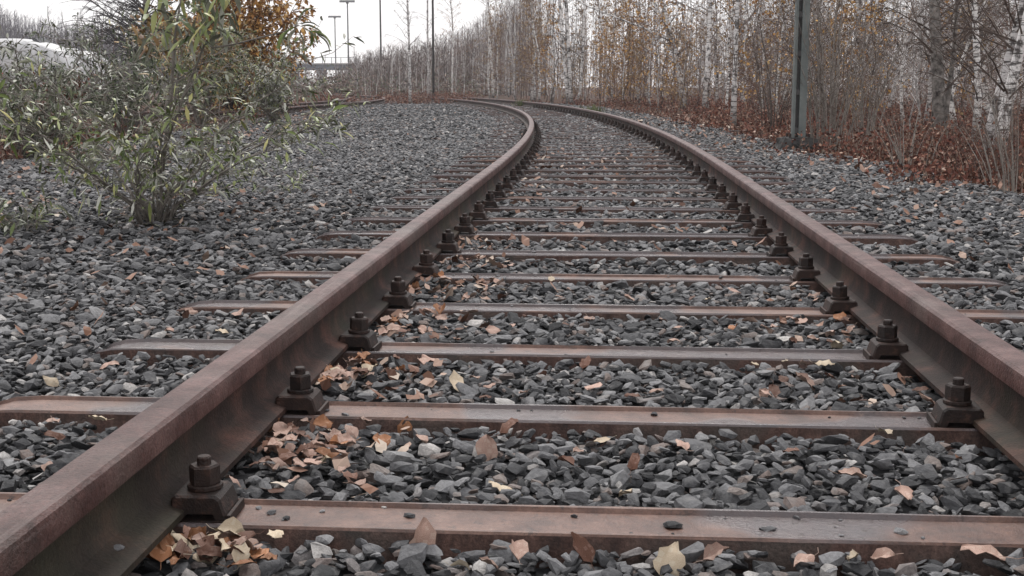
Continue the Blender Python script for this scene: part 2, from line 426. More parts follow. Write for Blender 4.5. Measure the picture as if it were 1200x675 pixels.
def gn_instances(name, pts, rots, scls, idx, source, parent=None):
    me_ = bpy.data.meshes.new(name)
    me_.vertices.add(len(pts)); me_.vertices.foreach_set('co', np.asarray(pts, np.float32).ravel())
    for an, ty, dat in (('rot', 'FLOAT_VECTOR', rots), ('scl', 'FLOAT_VECTOR', scls)):
        a = me_.attributes.new(an, ty, 'POINT'); a.data.foreach_set('vector', np.asarray(dat, np.float32).ravel())
    a = me_.attributes.new('idx', 'INT', 'POINT'); a.data.foreach_set('value', np.asarray(idx, np.int32))
    o = link(name, me_, parent)
    ng = bpy.data.node_groups.new(name+'_nodes', 'GeometryNodeTree')
    ng.interface.new_socket('Geometry', in_out='INPUT', socket_type='NodeSocketGeometry')
    ng.interface.new_socket('Geometry', in_out='OUTPUT', socket_type='NodeSocketGeometry')
    N, L = ng.nodes, ng.links
    gi, go = N.new('NodeGroupInput'), N.new('NodeGroupOutput')
    ip = N.new('GeometryNodeInstanceOnPoints'); ci = N.new('GeometryNodeCollectionInfo')
    ci.inputs['Collection'].default_value = source
    ci.inputs['Separate Children'].default_value = True; ci.inputs['Reset Children'].default_value = True
    ip.inputs['Pick Instance'].default_value = True
    def attr(nm, ty):
        x = N.new('GeometryNodeInputNamedAttribute'); x.data_type = ty; x.inputs['Name'].default_value = nm; return x.outputs[0]
    L.new(gi.outputs[0], ip.inputs['Points']); L.new(ci.outputs[0], ip.inputs['Instance'])
    L.new(attr('idx', 'INT'), ip.inputs['Instance Index'])
    er = N.new('FunctionNodeEulerToRotation'); L.new(attr('rot', 'FLOAT_VECTOR'), er.inputs[0])
    L.new(er.outputs[0], ip.inputs['Rotation']); L.new(attr('scl', 'FLOAT_VECTOR'), ip.inputs['Scale'])
    L.new(ip.outputs[0], go.inputs[0])
    md = o.modifiers.new('scatter', 'NODES'); md.node_group = ng
    return o

CY, SY = math.cos(YAW), math.sin(YAW)
def wedge(n, d0, d1, margin=.9):
    """random ground points inside the view wedge (plus a margin), distance d0..d1"""
    d = np.sqrt(rng.uniform(d0*d0, d1*d1, n)); u = rng.uniform(-1, 1, n)
    half = d*.425+margin
    xc = u*half
    return xc*CY-d*SY, xc*SY+d*CY, xc, d
def sleeper_ds(s):
    k = np.round((s-S1)/SP); return np.abs(s-(S1+k*SP))
# heap the near stones one after another on a height map
HM, HX0, HY0 = .010, -6.0, .6
HW, HH = int(12/HM), int(9.2/HM)
hx = HX0+(np.arange(HW)+.5)*HM; hy = HY0+(np.arange(HH)+.5)*HM
HX, HY = np.meshgrid(hx, hy)
height = ground_z(HX, HY)-.012
gbase = height.copy()
near_pts = []
def drop(n, d0, d1, size_mu):
    x, y, xc, d = wedge(n, d0, d1)
    s, lat = inv_track(x, y); ds = sleeper_ds(s)
    L_ = np.clip(rng.lognormal(math.log(size_mu), .34, n), .013, .068)
    ok = ~((ds < .070+L_*.34) & (np.abs(lat) < 1.35+L_*.3))
    yaw = rng.uniform(0, 2*math.pi, n); kk = rng.integers(0, N_ST, n); th = rng.uniform(.8, 1.15, n)
    tx, ty = rng.normal(0, .2, n), rng.normal(0, .2, n)
    for i in np.nonzero(ok)[0]:
        r = L_[i]*.36
        a0, a1 = int((x[i]-r-HX0)/HM), int((x[i]+r-HX0)/HM)+1
        c0, c1 = int((y[i]-r-HY0)/HM), int((y[i]+r-HY0)/HM)+1
        if a0 < 0 or c0 < 0 or a1 > HW or c1 > HH: continue
        p = height[c0:c1, a0:a1]
        z0 = .55*p.mean()+.45*p.max()
        g = gbase[(c0+c1)//2, (a0+a1)//2]
        lim = .034 if not (.66 < abs(lat[i]) < .86) else .012
        if z0 > g+lim: continue
        h = L_[i]*.38*th[i]
        if p.shape[0] > 1 and p.shape[1] > 1:
            gxs = np.clip((p[:, -1].mean()-p[:, 0].mean())/(2*r), -.6, .6); gys = np.clip((p[-1].mean()-p[0].mean())/(2*r), -.6, .6)
        else: gxs = gys = 0
        near_pts.append((x[i], y[i], z0+h*.30, tx[i]+math.atan(gys)*.7, ty[i]-math.atan(gxs)*.7, yaw[i], L_[i], L_[i]*th[i], kk[i], d[i]))
        p[:] = np.maximum(p, z0+h*.62)
drop(66000, 1.3, 4.4, .0275)
drop(78000, 4.4, 9.0, .032)
NP_ = np.array(near_pts)
far = []
for n, d0, d1, mu in ((90000, 9.0, 16, .042), (70000, 16, 28, .055), (40000, 28, 52, .075)):
    x, y, xc, d = wedge(n, d0, d1, .9)
    s, lat = inv_track(x, y); ds = sleeper_ds(s)
    L_ = np.clip(rng.lognormal(math.log(mu), .25, n), .03, .13)
    buried = (np.abs(lat) > .95) & (np.sin(np.round((s-S1)/SP)*2.3) > -.2)
    ok = ballast_inside(x, y) & ~((ds < .072+L_*.3) & (np.abs(lat) < 1.36) & ~buried)
    z = ground_z(x, y)+rng.uniform(-.012, .014, n)
    far.append(np.stack([x, y, z, rng.normal(0, .28, n), rng.normal(0, .28, n), rng.uniform(0, 6.28, n), L_, L_*rng.uniform(.8, 1.15, n), rng.integers(0, N_ST, n), d], 1)[ok])
ALL = np.concatenate([NP_[ballast_inside(NP_[:, 0], NP_[:, 1])]]+far)
grit = []
for i in range(620):
    k = rng.integers(0, 14); s_ = S1+SP*k+rng.uniform(-.055, .055); la = rng.uniform(-1.2, 1.2)
    if .66 < abs(la) < .85: continue
    if abs(s_-(S1+SP*k)) < .045 and rng.random() < .6: continue
    x_, y_, _h = T(s_, la); L_ = float(np.clip(rng.lognormal(math.log(.010), .45), .005, .026))
    grit.append((x_, y_, SL_TOP-.006+L_*.12, 0, 0, rng.uniform(0, 6.28), L_, L_, rng.integers(0, N_ST), 99))
ALL = np.concatenate([ALL, np.array(grit)])
# the 300 that show largest become stones of their own
cand = []
for i in range(len(NP_)):
    if ALL[i, 9] > 3.6: continue
    p = project(*ALL[i, :3])
    if p and -10 < p[0] < 1210 and p[1] < 690:
        cand.append((ALL[i, 6]/p[2]*(1+6*max(0, ALL[i, 2]-.01)), i))
cand.sort(reverse=True); single = [i for _, i in cand[:300]]
for i in single:
    a = ALL[i]
    link('stone', STONES[int(a[8])], ballast, a[:3], a[3:6], (a[6], a[6], a[7]))
keep = np.ones(len(ALL), bool); keep[single] = False
A = ALL[keep]
st = gn_instances('stones', A[:, :3], A[:, 3:6], np.stack([A[:, 6], A[:, 6], A[:, 7]], 1), A[:, 8].astype(int), stone_col, ballast)
tag(st, kind='stuff')

def top_at(x, y):
    i, j = int((x-HX0)/HM), int((y-HY0)/HM)
    if 0 <= i < HW and 0 <= j < HH: return float(height[max(0, j-1):j+2, max(0, i-1):i+2].max())
    return float(ground_z(x, y))+.02

# ------------------------------------------------------------------ rails, sleepers, fastenings
def rail_profile():
    """half profile, (lateral, height, material) going up: foot, web, head"""
    pts = [(.0625, 0), (.0625, .010), (.058, .0125), (.034, .0185), (.016, .0265), (.0095, .040), (.0075, .060), (.0078, .085), (.011, .097),
           (.0335, .1065), (.0345, .112), (.0345, .134), (.0325, .1425), (.026, .1475), (.012, .1490), (0, .1492)]
    right = pts; left = [(-a, b) for a, b in reversed(pts[:-1])]
    return right+left
PROF = rail_profile()
def rail_mesh(lat0, s_list, posfn, z0):
    mb = MB(); n = len(PROF)
    for s in s_list:
        for (a, b) in PROF:
            x, y, _ = posfn(s, lat0+a); mb.v.append((x, y, z0+b))
    for i in range(len(s_list)-1):
        for k in range(n):
            k2 = (k+1) % n
            mb.f.append((i*n+k, (i+1)*n+k, (i+1)*n+k2, i*n+k2)[::-1])
            z = max(PROF[k][1], PROF[k2][1])
            mb.m.append(1 if z < .107 else 0)
    mb.f.append(tuple(range(n))); mb.m.append(0)
    mb.f.append(tuple((len(s_list)-1)*n+k for k in reversed(range(n)))); mb.m.append(0)
    return mb
track = thing('railway_track', 'rusty curving railway track of steel rails bolted to steel sleepers', 'railway track', (0, 0, 0))
RAIL_Z = SL_TOP+.006
S_LIST = list(np.arange(-1.5, 8.01, .5))+list(np.arange(8.6, 64, .7))
for sd_ in (-1, 1):
    o = rail_mesh(sd_*.7525, S_LIST, T, RAIL_Z).build('rail', [M_RAIL, M_WEB], track)
    me_ = o.data
    me_.polygons.foreach_set('use_smooth', [True]*len(me_.polygons))
    me_.set_sharp_from_angle(angle=R(28))
    o['label'] = 'left rusty rail' if sd_ < 0 else 'right rusty rail'

def sleeper_mesh(seed):
    r_ = random.Random(seed); mb = MB()
    sec = [(-.135, -.075), (-.086, .040), (-.081, .0530), (-.077, .0570), (-.071, .0570), (-.065, .0495), (0, .0485), (.065, .0495), (.071, .0570), (.077, .0570), (.081, .0530), (.086, .040), (.135, -.075)]
    stations = [(-1.39, .45, -.072), (-1.375, .62, -.035), (-1.345, .8, -.012), (-1.31, .93, -.003), (-1.25, 1, 0)]
    xs = stations+[(x, 1, 0) for x in np.linspace(-1.0, 1.0, 9)]+[(-a, b, c) for a, b, c in reversed(stations)]
    n = len(sec)
    for (lat, w, dz) in xs:
        for (a, b) in sec:
            j = r_.uniform(-.0012, .0012)
            mb.v.append((lat, a*.83*(1 if b < 0 else w)+j, (b+dz if b > 0 else b)+j*.5))
    for i in range(len(xs)-1):
        for k in range(n-1):
            mb.f.append((i*n+k, (i+1)*n+k, (i+1)*n+k+1, i*n+k+1)); mb.m.append(1 if k in (0, 1, n-3, n-2) else 0)
    mb.f.append(tuple(range(n))); mb.f.append(tuple((len(xs)-1)*n+k for k in reversed(range(n)))); mb.m += [0, 0]
    me_ = mb.mesh('sleeper', [M_SLEEPER, M_SLEEPER_SIDE]); return me_
SLEEPERS = [sleeper_mesh(k) for k in range(4)]
def clip_mesh():
    """clamp plate: a stepped block gripping the rail foot, sloping flanks, open channel underneath"""
    mb = MB()
    # profile in (x towards the rail = -x here, z); extruded along y with bevelled ends
    prof = [(-.044, .012), (-.044, .034), (-.038, .040), (.026, .040), (.034, .034), (.043, .004), (.043, -.004), (.030, -.004), (.024, .012), (-.018, .012), (-.024, .010)]
    n = len(prof); ys = [(-.043, .92), (-.039, 1.0), (.039, 1.0), (.043, .92)]
    for y, k in ys:
        for a, b in prof: mb.v.append((a*k, y, b*k))
    for i in range(3):
        for k in range(n):
            k2 = (k+1) % n; mb.f.append((i*n+k, i*n+k2, (i+1)*n+k2, (i+1)*n+k)); mb.m.append(0)
    mb.f.append(tuple(reversed(range(n)))); mb.f.append(tuple(3*n+k for k in range(n))); mb.m += [0, 0]
    # base rib plate below
    mb.box((-.040, -.046, -.0045), (.050, .046, .0005))
    mb.box((.0445, -.044, .0006), (.050, .044, .010))
    return mb.mesh('clip_plate', M_IRON)
def nut_mesh():
    mb = MB()
    def ring(r, z, n=6, t0=0.0): return [(r*math.cos(t0+2*math.pi*k/n), r*math.sin(t0+2*math.pi*k/n), z) for k in range(n)]
    def stack(levels, n, t0=0.0):
        vs_, fs_ = [], []
        for r, z in levels: vs_ += ring(r, z, n, t0)
        for i in range(len(levels)-1):
            for k in range(n): fs_.append((i*n+k, i*n+(k+1) % n, (i+1)*n+(k+1) % n, (i+1)*n+k))
        fs_.append(tuple((len(levels)-1)*n+k for k in range(n))); mb.add(vs_, fs_)
    stack([(.027, 0), (.028, .002), (.028, .007), (.026, .0085)], 12)                 # spring washer
    stack([(.0235, .0086), (.0245, .010), (.0245, .036), (.0215, .0395)], 6, .35)        # hexagonal nut
    stack([(.0115, .0396), (.0115, .050), (.0095, .0525)], 10)                          # bolt end
    return mb.mesh('nut', M_IRON)
CLIP, NUT = clip_mesh(), nut_mesh()
def fastening_mesh():
    mb = MB()
    mb.box((-.05, -.046, -.004), (.05, .046, .038)); mb.tube([(0, 0, .038), (0, 0, .08)], [.025, .025], 6); mb.tube([(0, 0, .08), (0, 0, .092)], [.011, .011], 6)
    return mb.mesh('fastening', M_IRON)
FAST = fastening_mesh()
for i, s in enumerate(SLEEPER_S):
    x, y, h = T(s)
    jx, jy, jr = random.gauss(0, .012), random.gauss(0, .008), random.gauss(0, .006)
    if i < 2: jx = jy = jr = 0
    sl = link('sleeper', SLEEPERS[i % 4], track, (x+jx*math.cos(h), y+jy, random.uniform(-.003, .001) if i > 3 else 0), (0, 0, h+jr))
    sl.color = (random.uniform(.55, 1.0) if i > 2 else (0, .08, .1)[i], 0, 0, 1)
    for sd_ in (-1, 1):
        for inner in (1, -1):
            lat = sd_*(.7525-inner*.0835)
            rz = (math.pi if (sd_*inner > 0) else 0)+random.gauss(0, .06)
            # clip local -x grips the rail foot
            zz = SL_TOP-.0005
            if i < 26:
                c = link('clip_plate', CLIP, sl, (lat-jx, -jy, zz), (0, 0, rz))
                link('nut', NUT, sl, (lat-jx, -jy, zz+.0402), (random.gauss(0, .02), random.gauss(0, .02), random.uniform(0, 6)))
            elif i < 60 and inner > 0:
                link('fastening', FAST, sl, (lat-jx, -jy, zz), (0, 0, rz))

# second track bending away on the far side of the ballast
def T2(s, lat=0.0):
    if s < 39: return -8.1+lat-.7525, s, 0.0
    a = (s-39)/95; return -8.1-.7525-95+(95+lat)*math.cos(a), 39+(95+lat)*math.sin(a), a
tr2 = thing('siding_track', 'rusty siding rails bending away among the red-brown weeds', 'railway track')
for sd_ in (-1, 1):
    rail_mesh(sd_*.7525, list(np.arange(25, 82, 1.0)), T2, .03).build('rail', [M_RAIL, M_WEB], tr2, True)
for k in range(60):
    s = 26+k*.66; x, y, h = T2(s)
    link('sleeper', SLEEPERS[k % 4], tr2, (x, y, -.03), (0, 0, h))

# ------------------------------------------------------------------ loose stones on rails and sleepers
def loose(px, py, z, L_, k, label, rz=.4):
    p = at(px, py, z); o = link('loose_stone', STONES[k], None, (p.x, p.y, z-min(v.co.z for v in STONES[k].vertices)*L_*.8-.0015), (0, 0, rz), (L_, L_, L_*.8))
    tag(o, label, 'stone')
loose(789, 617, SL_TOP-.0062, .034, 3, 'small dark stone lying on the worn blue-grey patch of the rusty sleeper')
loose(128, 645, RAIL_Z+.016, .044, 5, 'flat dark stone chip lying on the mossy foot of the rail', .1)
loose(1186, 606, SL_TOP-.0062, .046, 7, 'dark stone resting on the end of the rusty sleeper by the rail', 1.0)
loose(1183, 648, .03, .075, 2, 'large pale grey stone heaped above the ballast beside the sleeper', .8)
loose(532, 401, SL_TOP-.0062, .030, 9, 'black stone chip on the shiny sleeper among three bolts', 2.0)
loose(455, 402, SL_TOP-.0062, .026, 1, 'tiny dark chip on the shiny sleeper beside a clamp', 1.0)
loose(898, 620, SL_TOP-.0062, .030, 11, 'small flat pebble near the front lip of the rusty sleeper', 2.4)
loose(405, 487, SL_TOP-.0062, .022, 6, 'tiny black chip on the brown sleeper next to the clamp', 2.4)

# ------------------------------------------------------------------ fallen leaves
def leaf_shape(k, length, width, curl, fold, teeth=0.0, thick=.0008, crumple=0.0):
    """a curled leaf blade with stalk, top and underside as two skins"""
    r_ = random.Random(k); mb = MB(); n = 7; top = []
    for i in range(n):
        t = i/(n-1)
        w = width*(math.sin(math.pi*min(1, t*.93+.07))**.8)*(1-.25*t)
        if i in (0, n-1): w = width*.03
        y = (t-.5)*length
        zc = curl*math.sin(t*2.6+r_.uniform(-.2, .2))*length*.5
        for q in (-1, -.5, 0, .5, 1):
            jag = r_.uniform(-teeth, teeth)*width if abs(q) == 1 else 0
            top.append(Vector((q*(w+jag), y+jag*.5, zc+fold*abs(q)**1.4*w+r_.uniform(-.04, .04)*width)))
    if crumple:
        tw_ = r_.uniform(-1.2, 1.2)*crumple*3
        for p in top:
            p.z += crumple*length*(math.sin(p.x*9/width*.5+k)*.5+r_.uniform(-.6, .6)); a_ = tw_*p.y/length
            p.x, p.z = p.x*math.cos(a_)-p.z*math.sin(a_), p.x*math.sin(a_)+p.z*math.cos(a_)
    fs_ = []
    for i in range(n-1):
        for q in range(4): fs_.append((i*5+q, i*5+q+1, i*5+q+6, i*5+q+5))
    mb.add(top, fs_, 0)
    mb.add([p-Vector((0, 0, thick)) for p in top], [f[::-1] for f in fs_], 1)
    mb.tube([(0, -length*.5, top[2].z), (r_.uniform(-.1, .1)*length, -length*.72, top[2].z+length*.04), (r_.uniform(-.15, .15)*length, -length*.88, top[2].z+length*.1)], [length*.012]*3, 3, 1)
    return mb
LEAFCOL = {
 'tan': (mat_leaf('tan_fallen_leaf', (.26,.155,.12), (.48,.335,.275)), mat_leaf('tan_fallen_leaf_underside', (.35,.24,.19), (.48,.36,.30))),
 'orange': (mat_leaf('orange_fallen_leaf', (.22,.085,.035), (.36,.17,.08)), mat_leaf('orange_fallen_leaf_underside', (.30,.13,.07), (.42,.24,.14))),
 'cream': (mat_leaf('cream_fallen_leaf', (.40,.31,.21), (.58,.49,.37)), mat_leaf('cream_fallen_leaf_underside', (.46,.38,.27), (.6,.53,.42))),
 'brown': (mat_leaf('brown_fallen_leaf', (.075,.032,.020), (.17,.08,.052)), mat_leaf('brown_fallen_leaf_underside', (.12,.06,.042), (.22,.13,.10)))}
LEAFM = {}
for ci_, (c_, ms) in enumerate(LEAFCOL.items()):
    LEAFM[c_] = []
    for k in range(8):
        mb = leaf_shape(ci_*10+k, random.uniform(.85, 1.0), random.uniform(.28, .44), random.uniform(-.2, .5), random.uniform(-.4, .7), .14, .01, random.uniform(.06, .17))
        LEAFM[c_].append(mb.mesh('fallen_leaf', ms, True))
spots = []
def heap(px0, px1, py0, py1, n, cols):
    for _ in range(n):
        p = at(random.gauss((px0+px1)/2, (px1-px0)/3.4), random.uniform(py0, py1), .045); s_, la = inv_track(p.x, p.y)
        spots.append((float(s_), float(la), random.choice(cols)))
heap(165, 330, 632, 672, 34, ('orange', 'orange', 'tan', 'brown', 'brown', 'cream', 'tan'))
heap(295, 415, 500, 556, 36, ('tan', 'tan', 'tan', 'brown', 'orange'))
heap(375, 470, 425, 452, 24, ('tan', 'tan', 'brown', 'orange', 'cream'))
def crib(k, lat0, lat1, n, cols=('tan', 'tan', 'tan', 'orange', 'cream', 'brown', 'brown')):
    """n leaves in the crib behind sleeper k (1 = the first one in view)"""
    for _ in range(n):
        s = S1+SP*(k-1)+random.uniform(.11, SP-.11)
        spots.append((s, random.uniform(lat0, lat1), random.choice(cols)))
crib(0, -.68, -.30, 14, ('orange', 'tan', 'tan', 'brown', 'cream', 'brown', 'tan')); crib(0, -.3, .7, 12)
crib(1, -.69, -.42, 22, ('tan', 'tan', 'tan', 'tan', 'brown', 'orange', 'cream')); crib(1, -.4, .68, 12)
crib(2, -.69, -.46, 20); crib(2, -.45, .3, 9); crib(2, .3, .69, 15)
crib(3, -.69, -.5, 26); crib(3, -.5, .3, 10); crib(3, .3, .69, 14)
crib(1, -1.25, -.85, 9); crib(2, -1.3, -.85, 6); crib(3, -1.3, -.85, 5); crib(2, .85, 1.2, 3)
for k in range(4, 6): crib(k, -.69, -.35, 18); crib(k, -.3, .69, 10)
for _ in range(34):
    s, lat = random.uniform(3, 6.5), random.choice([-1, -1, 1])*random.uniform(1.4, 3.4)
    spots.append((s, lat, random.choice(('tan', 'orange', 'cream', 'brown'))))
LLAB = {'tan': 'curled tan-pink dead leaf', 'orange': 'crumpled orange-brown dead leaf', 'cream': 'pale cream-yellow dead leaf', 'brown': 'dark brown shrivelled dead leaf'}
def leaf_place(s, lat):
    k = int((s-S1)//SP)
    crib_ = 'before the widest sleeper' if k < 0 else 'between the two widest sleepers' if k == 0 else 'behind the second sleeper' if k == 1 else 'farther along the track'
    if lat < -1.3: return 'scattered on the wide ballast beside the leafy shrub'
    if lat > 1.3: return 'scattered on the ballast towards the birch wood'
    if lat < -.85: return 'between sleeper ends outside the mossy rail'
    if lat > .85: return 'between sleeper ends on the wood side'
    if lat < -.42: return 'heaped beside the mossy rail '+crib_
    if lat > .35: return 'beside the wood-side rail '+crib_
    return 'mid-track '+crib_
def put_leaf(x, y, z, c_, L_, rot, label=None, group=None, k=None):
    o = link('fallen_leaf', LEAFM[c_][random.randrange(8) if k is None else k], None, (x, y, z), rot, (L_,)*3)
    return tag(o, label, 'leaf', group or ('%s leaves fallen on the ballast' % c_))
n_leaf = 0; extra = []
for s, lat, c_ in spots:
    x, y, h = T(s, lat)
    if sleeper_ds(np.array(s)) < .085 and abs(lat) < 1.4: continue
    p = project(x, y, .03)
    if not p or not (-15 < p[0] < 1215 and p[1] < 690): continue
    L_ = random.uniform(.027, .053)
    z = top_at(x, y)+random.uniform(.004, .020)
    rot = (random.gauss(0, .3), random.gauss(0, .3), random.uniform(0, 6.28))
    if n_leaf < 285: put_leaf(x, y, z, c_, L_, rot, LLAB[c_]+' '+leaf_place(s, lat)); n_leaf += 1
# those one can single out
for px, py, z, c_, L_, rot, k, lab in (
    (535, 457, .035, 'cream', .07, (.7, .2, .6), 1, 'large upright yellow-cream leaf standing against the rusty sleeper edge'),
    (570, 540, .03, 'tan', .06, (1.1, .1, .2), 2, 'speckled tan leaf standing on edge in the middle of the stones'),
    (588, 580, .03, 'cream', .055, (.3, .2, 1.2), 3, 'small cream leaf touching the lip of the front sleeper'),
    (785, 664, .045, 'cream', .06, (.9, .2, -.3), 4, 'broad bright cream leaf with toothed edge below the front sleeper'),
    (494, 645, .04, 'tan', .07, (1.2, .2, .3), 0, 'upright toothed tan leaf in front of the front sleeper'),
    (682, 655, .035, 'brown', .055, (1.0, -.3, .8), 1, 'two-toned brown leaf tilted up in front of the front sleeper'),
    (475, 502, .035, 'orange', .055, (1.2, .2, .2), 3, 'narrow orange leaf standing upright against the second sleeper'),
    (944, 460, .03, 'tan', .06, (.6, .1, 1.0), 5, 'brownish-pink leaf lying flat near the second sleeper and a blue scrap'),
    (1150, 668, .03, 'tan', .07, (.2, .1, 1.4), 2, 'wide pale pink leaf lying beside the large grey stone'),
    (200, 640, .04, 'orange', .075, (.3, .4, .5), 0, 'bright orange leaf on the leaf heap beside the rail foot'),
    (228, 640, .045, 'cream', .075, (.5, .3, 1.9), 2, 'cream leaf lying on top of the leaf heap beside the rail foot')):
    p = at(px, py, z)
    put_leaf(p.x, p.y, max(z, top_at(p.x, p.y)+.006), c_, L_, rot, lab, 'fallen leaves that stand out', k)
# leaf bits farther off: nobody could count them
mb = MB()
def litter(n, d0, d1, test, size):
    x, y, xc, d = wedge(n, d0, d1, .3)
    s, lat = inv_track(x, y)
    for i in range(n):
        if not test(x[i], y[i], float(s[i]), float(lat[i]), float(sleeper_ds(s[i]))): continue
        z = (top_at(x[i], y[i]) if y[i] < 9 else float(ground_z(x[i], y[i]))+.02)+.008
        a = random.uniform(0, 6.28); L_ = random.uniform(.6, 1.2)*size; w = L_*random.uniform(.35, .7)
        u = Vector((math.cos(a), math.sin(a), random.gauss(0, .45)))*L_*.5; v = Vector((-math.sin(a), math.cos(a), random.gauss(0, .45)))*w*.5
        c = Vector((x[i], y[i], z)); up = Vector((0, 0, L_*random.uniform(-.1, .25)))
        mb.add([c-u, c-v*.9-u*.3+up, c+v-u*.2, c+u+up, c+v*.8+u*.4, c-v+u*.35], [(0, 1, 2), (1, 5, 4, 2), (5, 3, 4)])
bal = lambda x, y: bool(ballast_inside(np.array(x), np.array(y)))
litter(1300, 2.0, 8, lambda x, y, s, la, ds: abs(la) > 1.35 and bal(x, y) and random.random() < .55, .045)
litter(2600, 4.2, 14, lambda x, y, s, la, ds: abs(la) < .7 and ds > .1 and (la < -.35 or random.random() < .35), .05)
litter(5000, 2.0, 6.0, lambda x, y, s, la, ds: -.70 < la < -.40 and ds > .1 and random.random() < .9, .036)
litter(1600, 2.0, 6.0, lambda x, y, s, la, ds: .45 < la < .70 and ds > .1 and random.random() < .6, .036)
litter(2600, 8, 40, lambda x, y, s, la, ds: bal(x, y) and random.random() < .16, .065)
litter(5200, 8, 30, lambda x, y, s, la, ds: bal(x+.9, y) != bal(x-.9, y) or bal(x, y) != bal(x-1.6, y), .07)
tag(mb.build('leaf_litter', M_LITTER), 'scattered small tan and rust-coloured leaf bits on the stones', kind='stuff')

# ------------------------------------------------------------------ shrubs with leaves
def lance_leaf(seed, mats):
    return leaf_shape(seed, 1.0, .15, .35, .5, 0, .006).mesh('leaf', mats, True)
SHLEAF = [lance_leaf(200+k, [LEAF_TOP, LEAF_UNDER]) for k in range(5)]
def add_leaf(mb, p, d, L_, w, droop=.5, m_top=0, m_un=1, side=None):
    """bent leaf of two skins, from p along d"""
    d = d.normalized(); s_ = d.cross(Vector((0, 0, 1)))
    if s_.length < .05: s_ = Vector((1, 0, 0))
    s_.normalize(); s_ = (s_+rv(.5)).normalized()
    up = s_.cross(d); dr = Vector((0, 0, -droop))
    a = p+d*L_*.45+dr*L_*.12; b = p+d*L_*.8+dr*L_*.42; c = p+d*L_*.95+dr*L_*.7
    w *= .5
    vs_ = [p, a+s_*w-up*w*.15, a+up*w*-.0, a-s_*w-up*w*.15, b+s_*w*.6, b-s_*w*.6, c]
    fs_ = [(0, 1, 2), (0, 2, 3), (2, 1, 4), (2, 4, 5), (3, 2, 5), (4, 6, 5)]
    mb.add(vs_, fs_, m_top)
    o = up*-.0012
    mb.add([q+o for q in vs_], [f[::-1] for f in fs_], m_un)
def leafy_shrub(name, label, base, h, spread, n_stem, n_leaf, leaf_len, mats, stem_mat, singles=0, seed=1, stems_extra=(), width=.23, sub=4):
    random.seed(seed)
    t = thing(name, label, 'shrub', base)
    stem = MB(); fol = MB(); nodes = []
    for k in range(n_stem):
        az = 2*math.pi*k/n_stem+random.uniform(-.4, .4); sp = spread*random.uniform(.35, 1.0); hh = h*random.uniform(.55, 1.0)*(1-.25*(sp/spread)**2)
        p = Vector((random.uniform(-.04, .04), random.uniform(-.04, .04), -.06)); pts = [p]
        for i in range(1, 7):
            q = i/6
            pts.append(Vector((math.cos(az)*sp*q**1.2, math.sin(az)*sp*q**1.2, hh*(q**.85)))+rv(.03*h))
        r0 = .010*h*random.uniform(.7, 1.1)
        stem.tube(pts, [r0*(1-.85*i/6) for i in range(7)], 5)
        for i in range(1, 7):
            if i > 1: nodes.append((pts[i], (pts[i]-pts[i-1]).normalized()))
            for _ in range(sub):
                d = ((pts[i]-pts[i-1]).normalized()+rv(.9)); d.z = abs(d.z)*.5+random.uniform(-.15, .3); d.normalize()
                L_ = h*random.uniform(.12, .28); p0 = pts[i].lerp(pts[i-1], random.random())
                p1 = p0+d*L_*.5+rv(.02); p2 = p0+d*L_+Vector((0, 0, -.05*L_))+rv(.02)
                stem.tube([p0, p1, p2], [r0*.35, r0*.25, r0*.12], 3)
                for q in (.35, .6, .8, 1.0): nodes.append((p0.lerp(p2, q), d))
    for pts, r0 in stems_extra:
        stem.tube(pts, [r0*(1-.7*i/(len(pts)-1)) for i in range(len(pts))], 5)
    so = stem.build('stem', stem_mat, t, True)
    done = 0
    for k in range(n_leaf):
        p, d = random.choice(nodes)
        while p.z < .22*h and random.random() < .8: p, d = random.choice(nodes)
        dd = (d*.6+rv(.9)); dd.z -= .1
        L_ = leaf_len*random.uniform(.6, 1.25)
        if done < singles and p.y < .15:
            q = dd.normalized().to_track_quat('Y', 'Z').to_euler()
            link('leaf', SHLEAF[random.randrange(5)], t, p+dd.normalized()*L_*.5, (q.x-.5*random.random(), random.gauss(0, .7), q.z), (L_,)*3); done += 1
        else:
            fl = random.random() < .38
            add_leaf(fol, p+rv(.01), dd, L_, L_*width*random.uniform(.8, 1.2), random.uniform(.1, .8), int(fl), int(not fl))
    f = fol.build('foliage', mats, t); f['kind'] = 'stuff'
    return t

SB = at(182, 272)
D0 = (SB-Vector((0, 0, CAM_Z))).dot(CAM_M @ Vector((0, 0, -1)))
br = [atd(x, y, D0-dd)-SB for x, y, dd in ((196, 165, .0), (212, 120, .1), (232, 72, .2), (240, 50, .28), (249, 56, .3), (275, 52, .33), (305, 44, .36), (333, 37, .4), (348, 31, .42))]
br2 = [atd(x, y, D0-dd)-SB for x, y, dd in ((190, 200, .0), (200, 120, .15), (205, 40, .3), (215, -20, .4))]
shrub = leafy_shrub('leafy_shrub', 'green-leaved wild shrub with pale leaf undersides growing out of the ballast', SB, 1.0, 1.15, 18, 2300, .063, [M_FOL_TOP, M_FOL_UNDER], M_GREYSTEM, 300, 11,
                    ((br, .008), (br2, .011)))
